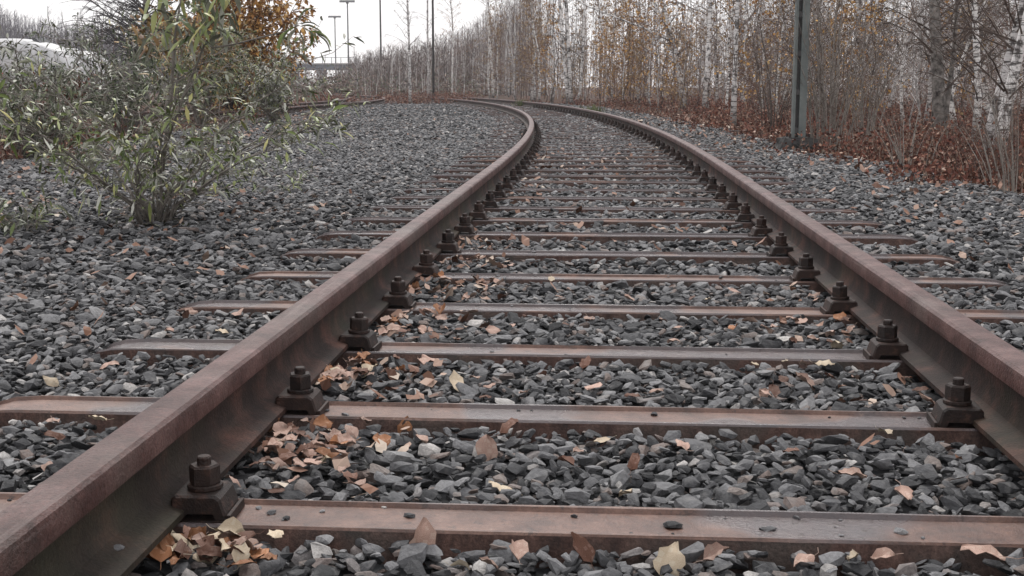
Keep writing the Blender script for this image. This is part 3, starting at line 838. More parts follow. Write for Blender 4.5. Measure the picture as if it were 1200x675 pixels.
# the whorl of long drooping leaves at the tip of the reaching branch, and the top tuft
tip = MB()
for px, py, dx, dz in ((346, 30, -.3, -.5), (348, 28, .3, .25), (350, 28, .8, -.2), (352, 30, 1, -.5), (345, 32, -.2, -1), (356, 34, .7, -.8), (362, 36, .8, -.6), (368, 38, .9, -.9), (360, 36, .2, -1), (372, 40, .5, -1), (340, 34, -.4, -.9), (333, 37, -.1, -1), (348, 34, .1, -1.1)):
    p = atd(px, py, D0-.42)-SB
    dd = Vector((dx, random.uniform(-.4, .2), dz)).normalized(); L_ = random.uniform(.085, .12)
    q = dd.to_track_quat('Y', 'Z').to_euler()
    link('leaf', SHLEAF[random.randrange(5)], shrub, p+dd*L_*.5, (q.x, random.gauss(0, .4), q.z), (L_,)*3)
tf = MB()
for k in range(170):
    p = atd(random.uniform(175, 275), random.uniform(-60, 45), D0-random.uniform(.15, .5))-SB
    add_leaf(tf, p, rv(1)+Vector((0, 0, -.3)), random.uniform(.08, .13), .03, .7)
tf.build('foliage', [M_FOL_TOP, M_FOL_UNDER], shrub)['kind'] = 'stuff'
tf = MB()
for k in range(46):
    p = atd(random.gauss(172, 14), random.gauss(40, 20), D0-random.uniform(.0, .4))-SB
    add_leaf(tf, p, rv(1)+Vector((0, 0, -.2)), random.uniform(.04, .07), .026, .5)
yl = tf.build('yellow_leaves', [M_FOL_TAN, M_FOL_TAN], shrub); yl['kind'] = 'stuff'

def shrub_at(name, label, px, py, **kw):
    return leafy_shrub(name, label, at(px, py), **kw)
shrub_at('dark_bush', 'sparse green plant with drooping leaves sprouting alone from the stones', 8, 280, h=.3, spread=.3, n_stem=6, n_leaf=130, leaf_len=.075, mats=[M_FOL_DARK, M_FOL_UNDER], stem_mat=M_GREYSTEM, seed=21)
shrub_at('dark_bush', 'dense dark green bush in front of the white train', 40, 190, h=1.42, spread=1.35, n_stem=20, n_leaf=3600, leaf_len=.085, mats=[M_FOL_DARK, M_FOL_UNDER], stem_mat=M_GREYSTEM, seed=22)
shrub_at('orange_bush', 'tall bush with rusty orange autumn leaves', 275, 138, h=3.5, spread=1.45, n_stem=24, n_leaf=15000, leaf_len=.14, mats=[M_FOL_ORANGE, M_FOL_ORANGE], stem_mat=M_TWIG, seed=23, width=.5)
shrub_at('pale_bush', 'bush dotted with pale whitish leaves below the orange bush', 318, 147, h=1.6, spread=.95, n_stem=13, n_leaf=3400, leaf_len=.085, mats=[M_FOL_PALE, M_FOL_TOP], stem_mat=M_GREYSTEM, seed=24, width=.4)
shrub_at('green_bush', 'mixed green bush behind the leafy shrub', 150, 165, h=1.75, spread=1.5, n_stem=18, n_leaf=4200, leaf_len=.095, mats=[M_FOL_DARK, M_FOL_DARK], stem_mat=M_GREYSTEM, seed=25)
shrub_at('green_bush', 'green bush with yellowish leaves beside the pale bush', 235, 152, h=2.3, spread=1.2, n_stem=14, n_leaf=5200, leaf_len=.10, mats=[M_FOL_TOP, M_FOL_TAN], stem_mat=M_GREYSTEM, seed=26)
shrub_at('red_bush', 'small dead red-brown weed clump by the dark green bush', 60, 185, h=.9, spread=.5, n_stem=12, n_leaf=900, leaf_len=.055, mats=[M_FOL_RED, M_FOL_RED], stem_mat=M_TWIG_RED, seed=27, width=.5)
random.seed(40)
# a few low sprigs in the stones left of the shrub
for px, py, lab, sd_ in ((30, 285, 'small green sprig sprouting from the stones', 31), (330, 235, 'low green seedling beside the leafy shrub', 32), (300, 215, 'low spreading greenery at the foot of the leafy shrub', 33), (90, 205, 'low green growth behind the leafy shrub', 34)):
    shrub_at('low_plant', lab, px, py, h=.28, spread=.3, n_stem=6, n_leaf=90, leaf_len=.06, mats=[M_FOL_TOP, M_FOL_UNDER], stem_mat=M_GREYSTEM, seed=sd_, sub=2)

# ------------------------------------------------------------------ birches
def grow(tr, tw, path, r0, r1, n_br, z0, seed, reach, droop, leaves=None, n_lv=0, lv=.05, sides=8, up=(.35, .9)):
    """trunk along path; fine branches from z0 up"""
    r_ = random.Random(seed)
    tr.tube(path, [r0*1.35 if i == 0 else r0+(r1-r0)*i/(len(path)-1) for i in range(len(path))], sides)
    n = len(path); tips = []
    for k in range(n_br):
        t = r_.random()**1.15
        f = t*(n-1); i = min(int(f), n-2); p = Vector(path[i]).lerp(Vector(path[i+1]), f-i)
        if p.z < z0: continue
        az = r_.uniform(0, 6.283); el = r_.uniform(*up)
        L_ = reach*(1-.7*t)*r_.uniform(.45, 1.1)
        d = Vector((math.cos(az)*math.cos(el), math.sin(az)*math.cos(el), math.sin(el)))
        rb = min(.05, max(.0045, (r0+(r1-r0)*t)*.26)); pts = [p]; q = p.copy()
        for j in range(4):
            q = q+d*L_/4; d = (d+Vector((r_.gauss(0, .16), r_.gauss(0, .16), r_.gauss(.02, .1)-droop*.12*j))).normalized(); pts.append(q.copy())
        tw.tube(pts, [rb, rb*.8, rb*.6, rb*.42, rb*.25], 3, 0, False)
        for j in range(7):
            g = r_.uniform(.25, 1)*4; a = min(int(g), 3); p0 = pts[a].lerp(pts[a+1], g-a)
            dd = (d+Vector((r_.gauss(0, .7), r_.gauss(0, .7), r_.gauss(.1, .5)-droop*.4))).normalized(); l2 = L_*r_.uniform(.18, .42)
            p1 = p0+dd*l2*.5; p2 = p1+(dd+Vector((0, 0, -droop*.5))).normalized()*l2*.5
            tw.tube([p0, p1, p2], [rb*.36, rb*.28, rb*.16], 3, 0, False); tips += [p1, p2]
            for e in range(3):
                b0_ = p0.lerp(p2, r_.uniform(.3, 1)); d3 = (dd+Vector((r_.gauss(0, .8), r_.gauss(0, .8), r_.gauss(0, .5)))).normalized()*l2*r_.uniform(.25, .5)
                w = d3.cross(Vector((.3, .2, 1))).normalized()*max(.0022, rb*.16)
                tw.add([b0_-w, b0_+w, b0_+d3], [(0, 1, 2)]); tips.append(b0_+d3)
    if leaves is not None:
        for _ in range(n_lv):
            p = r_.choice(tips)+Vector((r_.gauss(0, .03), r_.gauss(0, .03), r_.gauss(0, .03)))
            a = Vector((r_.gauss(0, 1), r_.gauss(0, 1), r_.gauss(0, 1))).normalized()*lv*r_.uniform(.5, 1)
            b = a.cross(Vector((r_.gauss(0, 1), r_.gauss(0, 1), r_.gauss(0, 1)))).normalized()*lv*.4
            leaves.add([p-a*.5, p+b, p+a*.6, p-b], [(0, 1, 2, 3)])
def wavy(h, lean=(0, 0), wob=.06, n=9, seed=0, z0=-.12):
    r_ = random.Random(seed); ox = oy = 0; pts = []
    for i in range(n):
        t = i/(n-1); pts.append(Vector((lean[0]*t+ox, lean[1]*t+oy, z0+(h-z0)*t)))
        ox += r_.gauss(0, wob); oy += r_.gauss(0, wob)
    return pts
HIDE = Vector((0, -400, 0))
def birch_proto(k, label, group, h, r0, lean, n_br, reach, z0, twig, leaf=None, n_lv=0, name='birch_tree', wob=.07, bark=None, fork=False, up=(.35, .9)):
    t = thing(name, label, 'tree', (0, 0, 0), 0, group)
    tr, tw, lv = MB(), MB(), MB()
    p = wavy(h, lean, wob, 10, k)
    grow(tr, tw, p, r0, r0*.22, n_br, z0, k, reach, .8, lv if leaf else None, n_lv, .08, up=up)
    if fork:
        b = p[2]; p2 = [b]+[b+Vector((.16*i*(1 if k % 2 else -1), .05*i, (h-b.z)/7*i))+rv(.04) for i in range(1, 7)]
        grow(tr, tw, p2, r0*.6, r0*.15, n_br//2, z0, k+50, reach*.8, .8, lv if leaf else None, n_lv//2, .06, up=up)
    tr.build('trunk', bark or M_BARK, t, True)
    tw.build('crown', twig, t)
    if leaf: lv.build('leaves', leaf, t)['kind'] = 'stuff'
    return t
W = 'birches of the wood beside the track'
protos = [
 birch_proto(1, 'slender straight bare white birch', W, 7.2, .050, (.3, .1), 60, 1.7, .7, M_TWIG_PALE),
 birch_proto(2, 'bare white birch with reddish twigs', W, 6.6, .045, (-.4, .2), 70, 1.6, .5, M_TWIG_RED),
 birch_proto(3, 'forked bare white birch', W, 7.2, .062, (.5, -.2), 60, 1.9, .8, M_TWIG, fork=True),
 birch_proto(4, 'leaning bare white birch', W, 6.8, .052, (1.6, .4), 60, 1.8, .8, M_TWIG),
 birch_proto(5, 'thick-stemmed bare white birch', W, 7.8, .085, (.2, .3), 65, 2.2, 1.0, M_TWIG),
 birch_proto(6, 'white birch with last tan-yellow leaves', W, 6.2, .045, (-.2, .3), 70, 1.6, .5, M_TWIG_RED, M_FOL_TAN, 900),
]
SAP = 'saplings in the wood beside the track'
saps = [
 birch_proto(11, 'thin bare twiggy sapling', SAP, 4.2, .02, (.2, .1), 46, 1.1, .25, M_TWIG_PALE, name='sapling', bark=M_BARK_DULL, up=(.6, 1.2)),
 birch_proto(12, 'thin reddish-twigged sapling', SAP, 3.6, .017, (-.3, .1), 50, 1.1, .2, M_TWIG_RED, name='sapling', bark=M_TWIG, up=(.5, 1.1)),
 birch_proto(13, 'sapling with dry orange-tan leaves', SAP, 3.2, .018, (.1, .2), 50, 1.1, .25, M_TWIG_RED, M_FOL_TAN, 420, name='sapling', bark=M_TWIG, up=(.4, 1.0)),
 birch_proto(14, 'sapling with rusty orange leaves', SAP, 4.0, .02, (.1, -.2), 50, 1.2, .4, M_TWIG_RED, M_FOL_ORANGE, 500, name='sapling', bark=M_TWIG, up=(.4, 1.0)),
]
placed = []; used_p = set()
LABEL0 = {id(p): p['label'] for p in protos+saps}
LANDMARKS = [(at(936, 176), 'by the catenary mast'), (at(667, 123), 'round the three-stemmed birch'), (at(803, 128), 'round the slanting-limbed birch'), (at(859, 152), 'near the upright birch on red undergrowth'),
             (at(1102, 168), 'near the dark rough-barked tree'), (at(1166, 196), 'behind the two leaning birch trunks'), (at(590, 115), 'where the rails vanish round the bend'), (atd(1050, 100, 36), 'deep behind the mast and its bare shrub'), (atd(850, 100, 48), 'deep behind the upright birch'), (atd(720, 100, 62), 'deep behind the three-stemmed birch'), (atd(1220, 100, 30), 'deep behind the leaning trunks')]
def where(x, y):
    return min(LANDMARKS, key=lambda l: (l[0].x-x)**2+(l[0].y-y)**2)[1]
def put(proto, x, y, sc, rz=None, label=None, group=None):
    rz = random.uniform(0, 6.28) if rz is None else rz
    z = float(floor_z(x, y))
    if id(proto) not in used_p:
        used_p.add(id(proto)); proto.location = (x, y, z); proto.rotation_euler = (0, 0, rz); proto.scale = (sc,)*3
        if label: proto['label'] = label
        if group: proto['group'] = group
        return proto
    return copy_thing(proto, (x, y, z), rz, sc, label, group)
def free(x, y, dmin):
    return all((x-a)**2+(y-b)**2 > dmin*dmin for a, b in placed)

# birches that can be singled out
def custom_birch(label, stems, n_br=40, reach=1.6, z0=.7, seed=0, twig=None, name='birch_tree', bark=None, leaf=None, n_lv=0, sides=8):
    """stems: list of (pixel path from the ground up, depth change, base radius); the first pixel stands on the ground"""
    b = at(*stems[0][0][0], -.05); t = thing(name, label, 'tree', b)
    tr, tw, lv = MB(), MB(), MB()
    dep = (b-Vector((0, 0, CAM_Z))).dot(CAM_M @ Vector((0, 0, -1)))
    for q, (pp, dd, r0) in enumerate(stems):
        path = [atd(x, y, dep+dd*i/(len(pp)-1))-b for i, (x, y) in enumerate(pp)]
        path[0].z -= .1
        d = (path[-1]-path[-2]).normalized()
        for e in range(4): d = (d*.85+Vector((random.gauss(0, .05), random.gauss(0, .05), .15))).normalized(); path.append(path[-1]+d*.9)
        grow(tr, tw, path, r0, r0*.3, n_br, z0, seed+q, reach, .7, lv if leaf else None, n_lv, .06, sides=sides)
    tr.build('trunk', bark or M_BARK, t, True); tw.build('crown', twig or M_TWIG, t)
    if leaf: lv.build('leaves', leaf, t)['kind'] = 'stuff'
    placed.append((b.x, b.y)); return t
random.seed(5)
custom_birch('three-stemmed white birch with one outward-curving stem beside the bend', [([(667, 123), (662, 80), (658, 30), (655, -10)], 0, .075), ([(669, 123), (667, 80), (665, 30), (663, -10)], .2, .09), ([(672, 123), (680, 108), (683, 60), (686, -10)], -.2, .065)], 34, 1.5, 1.6, 1)
custom_birch('white birch leaning over with long slanting limbs in the wood', [([(803, 128), (795, 80), (786, 40), (772, -10)], 0, .10), ([(797, 95), (788, 60), (760, 35), (690, 8)], 0, .035), ([(789, 55), (776, 20), (760, -10)], .3, .045)], 40, 1.6, .8, 4)
custom_birch('single upright white birch standing on red undergrowth at the wood edge', [([(859, 152), (861, 90), (863, 40), (865, -10)], 0, .048)], 36, 1.5, .9, 8)
custom_birch('mottled white birch behind the upright birch at the wood edge', [([(826, 132), (829, 80), (832, 20), (833, -10)], .3, .085)], 36, 1.6, 1.2, 9)
custom_birch('slim white birch beside the two leaning trunks', [([(1143, 172), (1147, 110), (1144, 50), (1141, -10)], 0, .05)], 46, 1.4, .5, 10)
custom_birch('thick white birch trunk leaning away over dry stalks', [([(1152, 190), (1166, 130), (1182, 70), (1203, -10)], 0, .058)], 40, 1.5, .6, 12)
custom_birch('second leaning white birch trunk crossed by twigs', [([(1166, 196), (1178, 130), (1192, 70), (1214, -20)], -.2, .062)], 40, 1.5, .6, 14)
custom_birch('dark rough-barked tree with pale patches behind dry brambles', [([(1102, 168), (1100, 110), (1097, 50), (1094, -10)], 0, .095), ([(1104, 150), (1112, 105), (1118, 60), (1122, -10)], .2, .04)], 36, 1.5, .6, 16, bark=M_DARKBARK, twig=M_TWIG)
custom_birch('lone thin white birch standing on the far ballast edge', [([(481, 124), (480, 80), (479, 40), (477, -10)], 0, .055)], 60, 1.4, 1.1, 18)
custom_birch('lone slim white birch beside the dark pole', [([(502, 116), (502, 80), (501, 40), (501, -10)], 0, .07)], 60, 1.7, 1.1, 20)
custom_birch('young birch with clinging yellow-orange leaves beyond the bend', [([(578, 115), (577, 85), (574, 50), (572, 10)], 0, .08)], 60, 2.2, 1.0, 22, M_TWIG_RED, leaf=M_FOL_TAN, n_lv=900)
custom_birch('slim birch with orange autumn leaves near the dark pole', [([(530, 114), (530, 85), (531, 50), (530, 20)], 0, .07)], 50, 1.9, 1.6, 24, M_TWIG_RED, leaf=M_FOL_ORANGE, n_lv=500)
# the wood, right of the ballast edge and round the bend
random.seed(77)
def right_of_edge(x, y, m):
    xr = np.interp(y, [e[0] for e in edge_r], [e[1] for e in edge_r]); return x > xr+m
n_b = n_s = 0; tries = 0
while n_b < 165 and tries < 9000:
    tries += 1
    d = 9+62*random.random()**.75; px = random.uniform(535, 1290)
    v = atd(px, 100, d); x, y = v.x, v.y
    if y < 52:
        if not right_of_edge(x, y, 3.0-.03*y): continue
        if x > np.interp(y, [e[0] for e in edge_r], [e[1] for e in edge_r])+20: continue
    else:
        s, lat = inv_track(x, y)
        if lat < 3.5: continue
    if not free(x, y, .75+.012*d) or (880 < px < 1000 and d < 19) or (1120 < px and d < 15): continue
    placed.append((x, y)); n_b += 1
    sc = random.uniform(.6, 1.2)
    pr = random.choice(protos[:2]*2+protos[3:4]+(protos[2:5] if d > 24 else [])+([protos[5]]*(11 if px < 790 else 2) if d > 24 else []))
    put(pr, x, y, sc*.95 if d > 18 else sc*.75, None, LABEL0[id(pr)]+' '+where(x, y))
while n_s < 150 and tries < 30000:
    tries += 1
    d = 9+50*random.random()**.8; px = random.uniform(560, 1280)
    v = atd(px, 100, d); x, y = v.x, v.y
    if y < 52:
        if not right_of_edge(x, y, 2.6-.025*y): continue
        if x > np.interp(y, [e[0] for e in edge_r], [e[1] for e in edge_r])+12: continue
    elif float(inv_track(x, y)[1]) < 2.8: continue
    if not free(x, y, .5): continue
    placed.append((x, y)); n_s += 1
    k = random.random()
    pr = saps[0] if k < .42 else saps[1] if k < .72 else saps[2] if k < .9 else saps[3]
    if 570 < px < 810 and d > 24 and random.random() < .6: pr = random.choice(saps[2:])
    put(pr, x, y, random.uniform(.6, 1.15), None, LABEL0[id(pr)]+' '+where(x, y))
# low far trees left of the bend, with open sky above them
FARG = 'low bare birches far beyond the bend'
for k in range(64):
    px = random.uniform(415, 640); D = random.uniform(75, 130)
    top = np.interp(px, [415, 445, 470, 520, 560, 600, 640], [62, 55, 48, 38, 18, -10, -60])+random.uniform(-4, 22)
    h = (100-top)/F_PX*D+.75
    v = atd(px, 100, D); pr = random.choice(protos[:3])
    put(pr, v.x, v.y, h/7.1, None, ['distant slim pale birch beyond the bend', 'distant reddish-twigged birch beyond the bend', 'distant forked birch beyond the bend'][protos.index(pr)], FARG)

# grey bare trees far off on the left and a big dark one
def grey_proto(k, label, h, r0, n_br, reach, fork):
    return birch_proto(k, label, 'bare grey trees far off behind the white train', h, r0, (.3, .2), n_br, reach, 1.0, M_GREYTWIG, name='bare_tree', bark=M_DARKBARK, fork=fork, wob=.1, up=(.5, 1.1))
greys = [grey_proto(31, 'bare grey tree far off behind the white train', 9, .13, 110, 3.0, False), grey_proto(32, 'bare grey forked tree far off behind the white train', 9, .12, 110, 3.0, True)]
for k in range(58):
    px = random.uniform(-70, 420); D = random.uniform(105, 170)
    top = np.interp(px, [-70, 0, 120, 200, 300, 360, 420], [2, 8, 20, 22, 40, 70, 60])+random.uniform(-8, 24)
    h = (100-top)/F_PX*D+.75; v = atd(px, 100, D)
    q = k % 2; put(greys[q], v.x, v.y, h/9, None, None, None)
g = at(166, 118)
b = thing('bare_tree', 'dark-trunked bare tree with spreading black twigs above the bushes', 'tree', (g.x, g.y, -.06))
tr, tw = MB(), MB()
grow(tr, tw, wavy(7, (.3, .2), .06, 10, 3), .30, .05, 240, 2.0, 5, 5.0, .5, up=(0, .7))
tr.build('trunk', M_DARKBARK, b, True); tw.build('crown', mat_simple('black_twigs', (.03,.027,.028), (.06,.052,.052), 3, .9, .1), b)

# far woods that close the view behind all trees
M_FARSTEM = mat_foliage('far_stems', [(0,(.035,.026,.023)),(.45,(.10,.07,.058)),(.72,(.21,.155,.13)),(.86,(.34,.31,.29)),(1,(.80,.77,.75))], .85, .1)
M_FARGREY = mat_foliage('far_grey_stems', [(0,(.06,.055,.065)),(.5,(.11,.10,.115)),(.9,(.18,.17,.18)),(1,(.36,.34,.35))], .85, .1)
def far_mass(name, label, n, px0, px1, d0, d1, tops, mat, tw_n=12, jit=(0, 28)):
    mb = MB()
    for k in range(n):
        px = random.uniform(px0, px1); d = random.uniform(d0, d1)
        v = atd(px, 100, d); top = np.interp(px, [a for a, _ in tops], [b for _, b in tops])+random.uniform(*jit)
        h = max(1.2, (100-top)/F_PX*d+.75); r0 = random.uniform(.010, .030)*d/90
        p = Vector((v.x, v.y, -.1)); l = rv(.5); l.z = 0
        mb.tube([p, p+l*.4+Vector((0, 0, h*.5)), p+l+Vector((0, 0, h))], [r0, r0*.8, r0*.3], 3, 0, False)
        for j in range(tw_n):
            z = random.uniform(.12, .98)*h; a = random.uniform(0, 6.28); L_ = random.uniform(.4, 1.3)
            q = p+l*(z/h)+Vector((0, 0, z)); e = q+Vector((math.cos(a)*L_*.6, math.sin(a)*L_*.6, L_*.7)); w = Vector((.011, .004, 0))*d/90
            mb.add([q-w, q+w, e], [(0, 1, 2)])
    tag(mb.build(name, mat), label, kind='stuff')
random.seed(61)
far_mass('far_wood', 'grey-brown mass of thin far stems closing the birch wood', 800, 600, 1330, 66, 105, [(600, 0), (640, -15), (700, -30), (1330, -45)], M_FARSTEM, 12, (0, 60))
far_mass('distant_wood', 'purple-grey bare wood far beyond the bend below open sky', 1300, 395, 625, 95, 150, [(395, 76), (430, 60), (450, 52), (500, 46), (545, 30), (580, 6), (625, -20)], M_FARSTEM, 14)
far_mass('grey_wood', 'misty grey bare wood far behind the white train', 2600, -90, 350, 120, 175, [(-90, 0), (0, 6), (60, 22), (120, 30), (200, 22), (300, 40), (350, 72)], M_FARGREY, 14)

# ------------------------------------------------------------------ undergrowth
ug = MB(); us = MB()
def clump(x, y, h, n_stem, n_lf, lf, rad, z=None):
    z = float(floor_z(x, y)) if z is None else z
    for k in range(n_stem):
        a = random.uniform(0, 6.28); r_ = rad*random.random(); p = Vector((x+math.cos(a)*r_, y+math.sin(a)*r_, z-.02))
        t = p+Vector((random.gauss(0, .25), random.gauss(0, .25), random.uniform(.5, 1.1)))*h; m = p.lerp(t, .5)+rv(.08*h)
        w = random.uniform(.0025, .006); wv = Vector((w, w*.3, 0))
        us.add([p-wv, p+wv, m+wv*.8, m-wv*.8, t], [(0, 1, 2, 3), (3, 2, 4)])
        for j in range(n_lf):
            q = random.random(); c = (p.lerp(m, q*2) if q < .5 else m.lerp(t, q*2-1))+rv(.09*h)
            u = rv(1).normalized()*lf*random.uniform(.5, 1.1); v = u.cross(rv(1)).normalized()*lf*random.uniform(.2, .4)
            ug.add([c-u*.5, c+v, c+u*.5, c-v], [(0, 1, 2, 3)])
random.seed(99)
for k in range(3600):
    d = 8.5+46*random.random()**(1.5 if k % 2 else .8); px = random.uniform(560 if k % 2 == 0 else 820, 1300); v = atd(px, 100, d); x, y = v.x, v.y
    xr = np.interp(y, [e[0] for e in edge_r], [e[1] for e in edge_r])
    off = x-xr
    if y > 50:
        la = float(inv_track(x, y)[1])
        if la < 2.3 or la > 14: continue
    elif off < -.25 or off > 10 or random.random() < off/22: continue
    if hash_n(np.array(x), np.array(y), .9) < -.45+.5*random.random() and off > .3: continue
    clump(x, y, random.uniform(.25, .55)*(.7+.7*random.random())*(.4 if off < .3 else .8), 6, 8, .038+.0009*d, .38)
for k in range(330):      # left, far and around the siding rails
    px = random.uniform(330, 560); py = random.uniform(106, 122); p = at(px, py)
    s, lat = inv_track(p.x, p.y)
    if bal(p.x, p.y) or abs(float(lat)) < 2.0: continue
    clump(p.x, p.y, random.uniform(.18, .4)*min(1.7, 1+.006*p.y), 7, 7, .09, .8)
for k in range(120):
    px = random.uniform(480, 548); py = random.uniform(116.5, 123.5); p = at(px, py)
    clump(p.x, p.y, random.uniform(.3, .65), 6, 6, .07, .5)
for k in range(140):      # left edge under the bushes
    px = random.uniform(-80, 372); py = np.interp(px, [-80, 0, 240, 365], [206, 193, 150, 130])+random.uniform(-16, 3); p = at(px, py)
    clump(p.x, p.y, random.uniform(.2, .5), 6, 6, .055, .35)
tag(ug.build('undergrowth', M_FOL_RED), 'red-brown dead leaves of bramble and bracken under the trees', kind='stuff')
tag(us.build('dry_stalks', M_DEADSTEM), 'thin dry stalks standing in the red-brown undergrowth', kind='stuff')
# far brown-green scrub under the bridge
sc1 = MB(); sc2 = MB()
for k in range(420):
    px = random.uniform(345, 570); D = random.uniform(85, 150); v = atd(px, 100, D)
    for j in range(34):
        c = Vector((v.x+random.gauss(0, 1.0), v.y+random.gauss(0, 1.0), abs(random.gauss(0, .8))))
        u = rv(1).normalized()*random.uniform(.06, .22); q = u.cross(rv(1)).normalized()*.045
        (sc1 if random.random() < .75 else sc2).add([c-u, c+q, c+u, c-q], [(0, 1, 2, 3)])
tag(sc1.build('scrub', M_DEADSTEM), 'brown scrub spreading below the far bridge', kind='stuff')
tag(sc2.build('scrub_leaves', M_FOL_DARK), 'patches of dull green leaves in the far scrub', kind='stuff')

# bare many-stemmed shrub beside the mast, thin stalks in the corner
def bare_shrub(label, px, py, n, h, spread, mat, seed, r0=.008):
    random.seed(seed); b = at(px, py, -.04); t = thing('bare_shrub', label, 'shrub', b); st_, tw = MB(), MB()
    for k in range(n):
        a = random.uniform(0, 6.28); s_ = spread*random.random()**.7; p = Vector((math.cos(a)*.22*random.random(), math.sin(a)*.22*random.random(), -.03)); hh = h*random.uniform(.5, 1.1)
        pts = [p+Vector((math.cos(a)*s_*q**1.6, math.sin(a)*s_*q**1.6, hh*q))+rv(.02*hh*q) for q in (0, .25, .5, .75, 1)]
        r = r0*random.uniform(.5, 1.2); st_.tube(pts, [r, r*.85, r*.65, r*.45, r*.2], 4, 0, False)
        for j in range(12):
            q = random.uniform(.2, 1)*4; i = min(int(q), 3); p0 = pts[i].lerp(pts[i+1], q-i)
            d = Vector((random.gauss(0, .6), random.gauss(0, .6), random.uniform(.3, 1))).normalized(); L_ = hh*random.uniform(.08, .25)
            tw.tube([p0, p0+d*L_*.5+rv(.02), p0+d*L_+rv(.04)], [r*.4, r*.3, r*.15], 3, 0, False)
    st_.build('stem', mat, t, True); tw.build('twigs', M_TWIG if mat is not M_TWIG else M_GREYSTEM, t)['kind'] = 'stuff'; return t
bare_shrub('grey bare many-stemmed shrub fanning up beside the mast', 972, 180, 44, 2.3, .85, M_GREYSTEM, 1)
bare_shrub('bare shrub of thin arching stems behind the mast', 1010, 176, 26, 2.0, .9, M_GREYSTEM, 2)
bare_shrub('low bare thorny shrub with pale stems at the ballast edge', 1062, 204, 14, .85, .5, M_GREYSTEM, 3, .006)
bare_shrub('clump of dry upright stalks below the leaning birches', 1165, 226, 26, .75, .4, M_TWIG_RED, 4, .005)
bare_shrub('clump of dry pale stalks below the slim birch', 1192, 236, 24, .9, .4, M_GREYSTEM, 5, .006)
bare_shrub('brown bare shrub behind the upright birch', 905, 158, 26, 2.0, .9, M_TWIG, 6)
bare_shrub('thin bare shrub rising behind the white train bushes', 118, 168, 10, 1.75, .6, M_TWIG_RED, 7, .01)
# grass tufts by the far rails
def tuft(px, py, label, n, h, seed):
    random.seed(seed); b = at(px, py); mb = MB()
    for k in range(n):
        p = Vector((random.gauss(0, .10), random.gauss(0, .16), 0)); t = p+Vector((random.gauss(0, .1), random.gauss(0, .1), h*random.uniform(.5, 1))); w = Vector((.006, .002, 0))
        mb.add([p-w, p+w, p.lerp(t, .6)+w*.7+rv(.02), t], [(0, 1, 2), (0, 2, 3)])
    tag(mb.build('grass_tuft', M_GRASS, None, False, b), label, 'grass')
tuft(612, 126, 'green grass tuft growing against the inner rail in the bend', 160, .30, 1)
tuft(696, 134, 'green grass tuft growing against the outer rail in the bend', 120, .28, 2)

# ------------------------------------------------------------------ catenary mast, poles, bridge, train
b = at(934, 177); mast = thing('catenary_mast', 'grey-green steel catenary mast on a dark concrete foot beside the shrub', 'mast', b, YAW)
def channel(x0, w, depth_, sgn):
    m_ = MB(); m_.box((x0, -depth_/2, .05), (x0+w, -depth_/2+.012, 8)); m_.box((x0, depth_/2-.012, .05), (x0+w, depth_/2, 8))
    xx = x0 if sgn < 0 else x0+w-.012
    m_.box((xx, -depth_/2+.0125, .05), (xx+.012, depth_/2-.0125, 8)); return m_
channel(-.070, .028, .085, -1).build('channel', M_MAST, mast)
channel(.000, .080, .085, 1).build('channel', M_MAST, mast)
for k in range(18):
    m_ = MB(); z0 = .2+k*.42; m_.box((-.0415, -.040, z0), (-.0005, -.03, z0+.06)); m_.box((-.0415, .03, z0), (-.0005, .04, z0+.06))
    m_.build('batten', M_MASTDARK, mast)
m_ = MB(); m_.box((-.041, -.006, .1), (-.001, .006, 7.9)); m_.build('web_plate', M_MASTDARK, mast)
m_ = MB(); m_.box((-.12, -.10, .13), (.13, .10, .155)); fp = m_.build('foot_plate', M_MASTDARK, mast)
for sx in (-.1, .11):
    for sy in (-.08, .08):
        m_ = MB(); m_.tube([(sx, sy, .155), (sx, sy, .195)], [.016, .014], 6); m_.build('anchor_bolt', M_IRON, fp)
bm = bmesh.new()
bmesh.ops.create_cube(bm, size=1)
bmesh.ops.subdivide_edges(bm, edges=bm.edges, cuts=3, use_grid_fill=True)
for v in bm.verts:
    z = v.co.z+.5; k = 1-.28*z
    v.co = Vector((v.co.x*.52*k, v.co.y*.42*k, -.1+z*.24))+rv(.02)
me_ = bpy.data.meshes.new('concrete_foot'); bm.to_mesh(me_); bm.free(); me_.materials.append(M_CONCRETE); link('concrete_foot', me_, mast)

def lamp_mast(px, top_y, D, w, label, head=True, mat=M_POLE):
    v = atd(px, 100, D); H = CAM_Z+(100-top_y)/F_PX*D
    t = thing('lamp_mast', label, 'lamp post', (v.x, v.y, -.06), YAW)
    m_ = MB(); m_.tube([(0, 0, -.2), (0, 0, H*.5), (0, 0, H)], [w*.62, w*.5, w*.4], 8); m_.build('pole', mat, t, True)
    if head:
        m_ = MB(); m_.box((-w*4.2, -.2, H), (w*4.2, .2, H+.18)); m_.tube([(0, 0, H-.3), (0, 0, H)], [w*.8, w*.8], 8); a = m_.build('crossarm', M_DARKPOLE, t)
        for sx in (-3.2, -1.1, 1.1, 3.2):
            m_ = MB(); m_.box((sx*w-.3, -.42, H-.16), (sx*w+.3, -.201, H+.14)); m_.build('lamp', M_POLE, a)
    return t
lamp_mast(409, 3.5, 190, .26, 'tall lamp mast with a wide T-shaped head rising above the far trees')
lamp_mast(394, 21, 230, .26, 'shorter lamp mast with a T-shaped head left standing above the bridge')
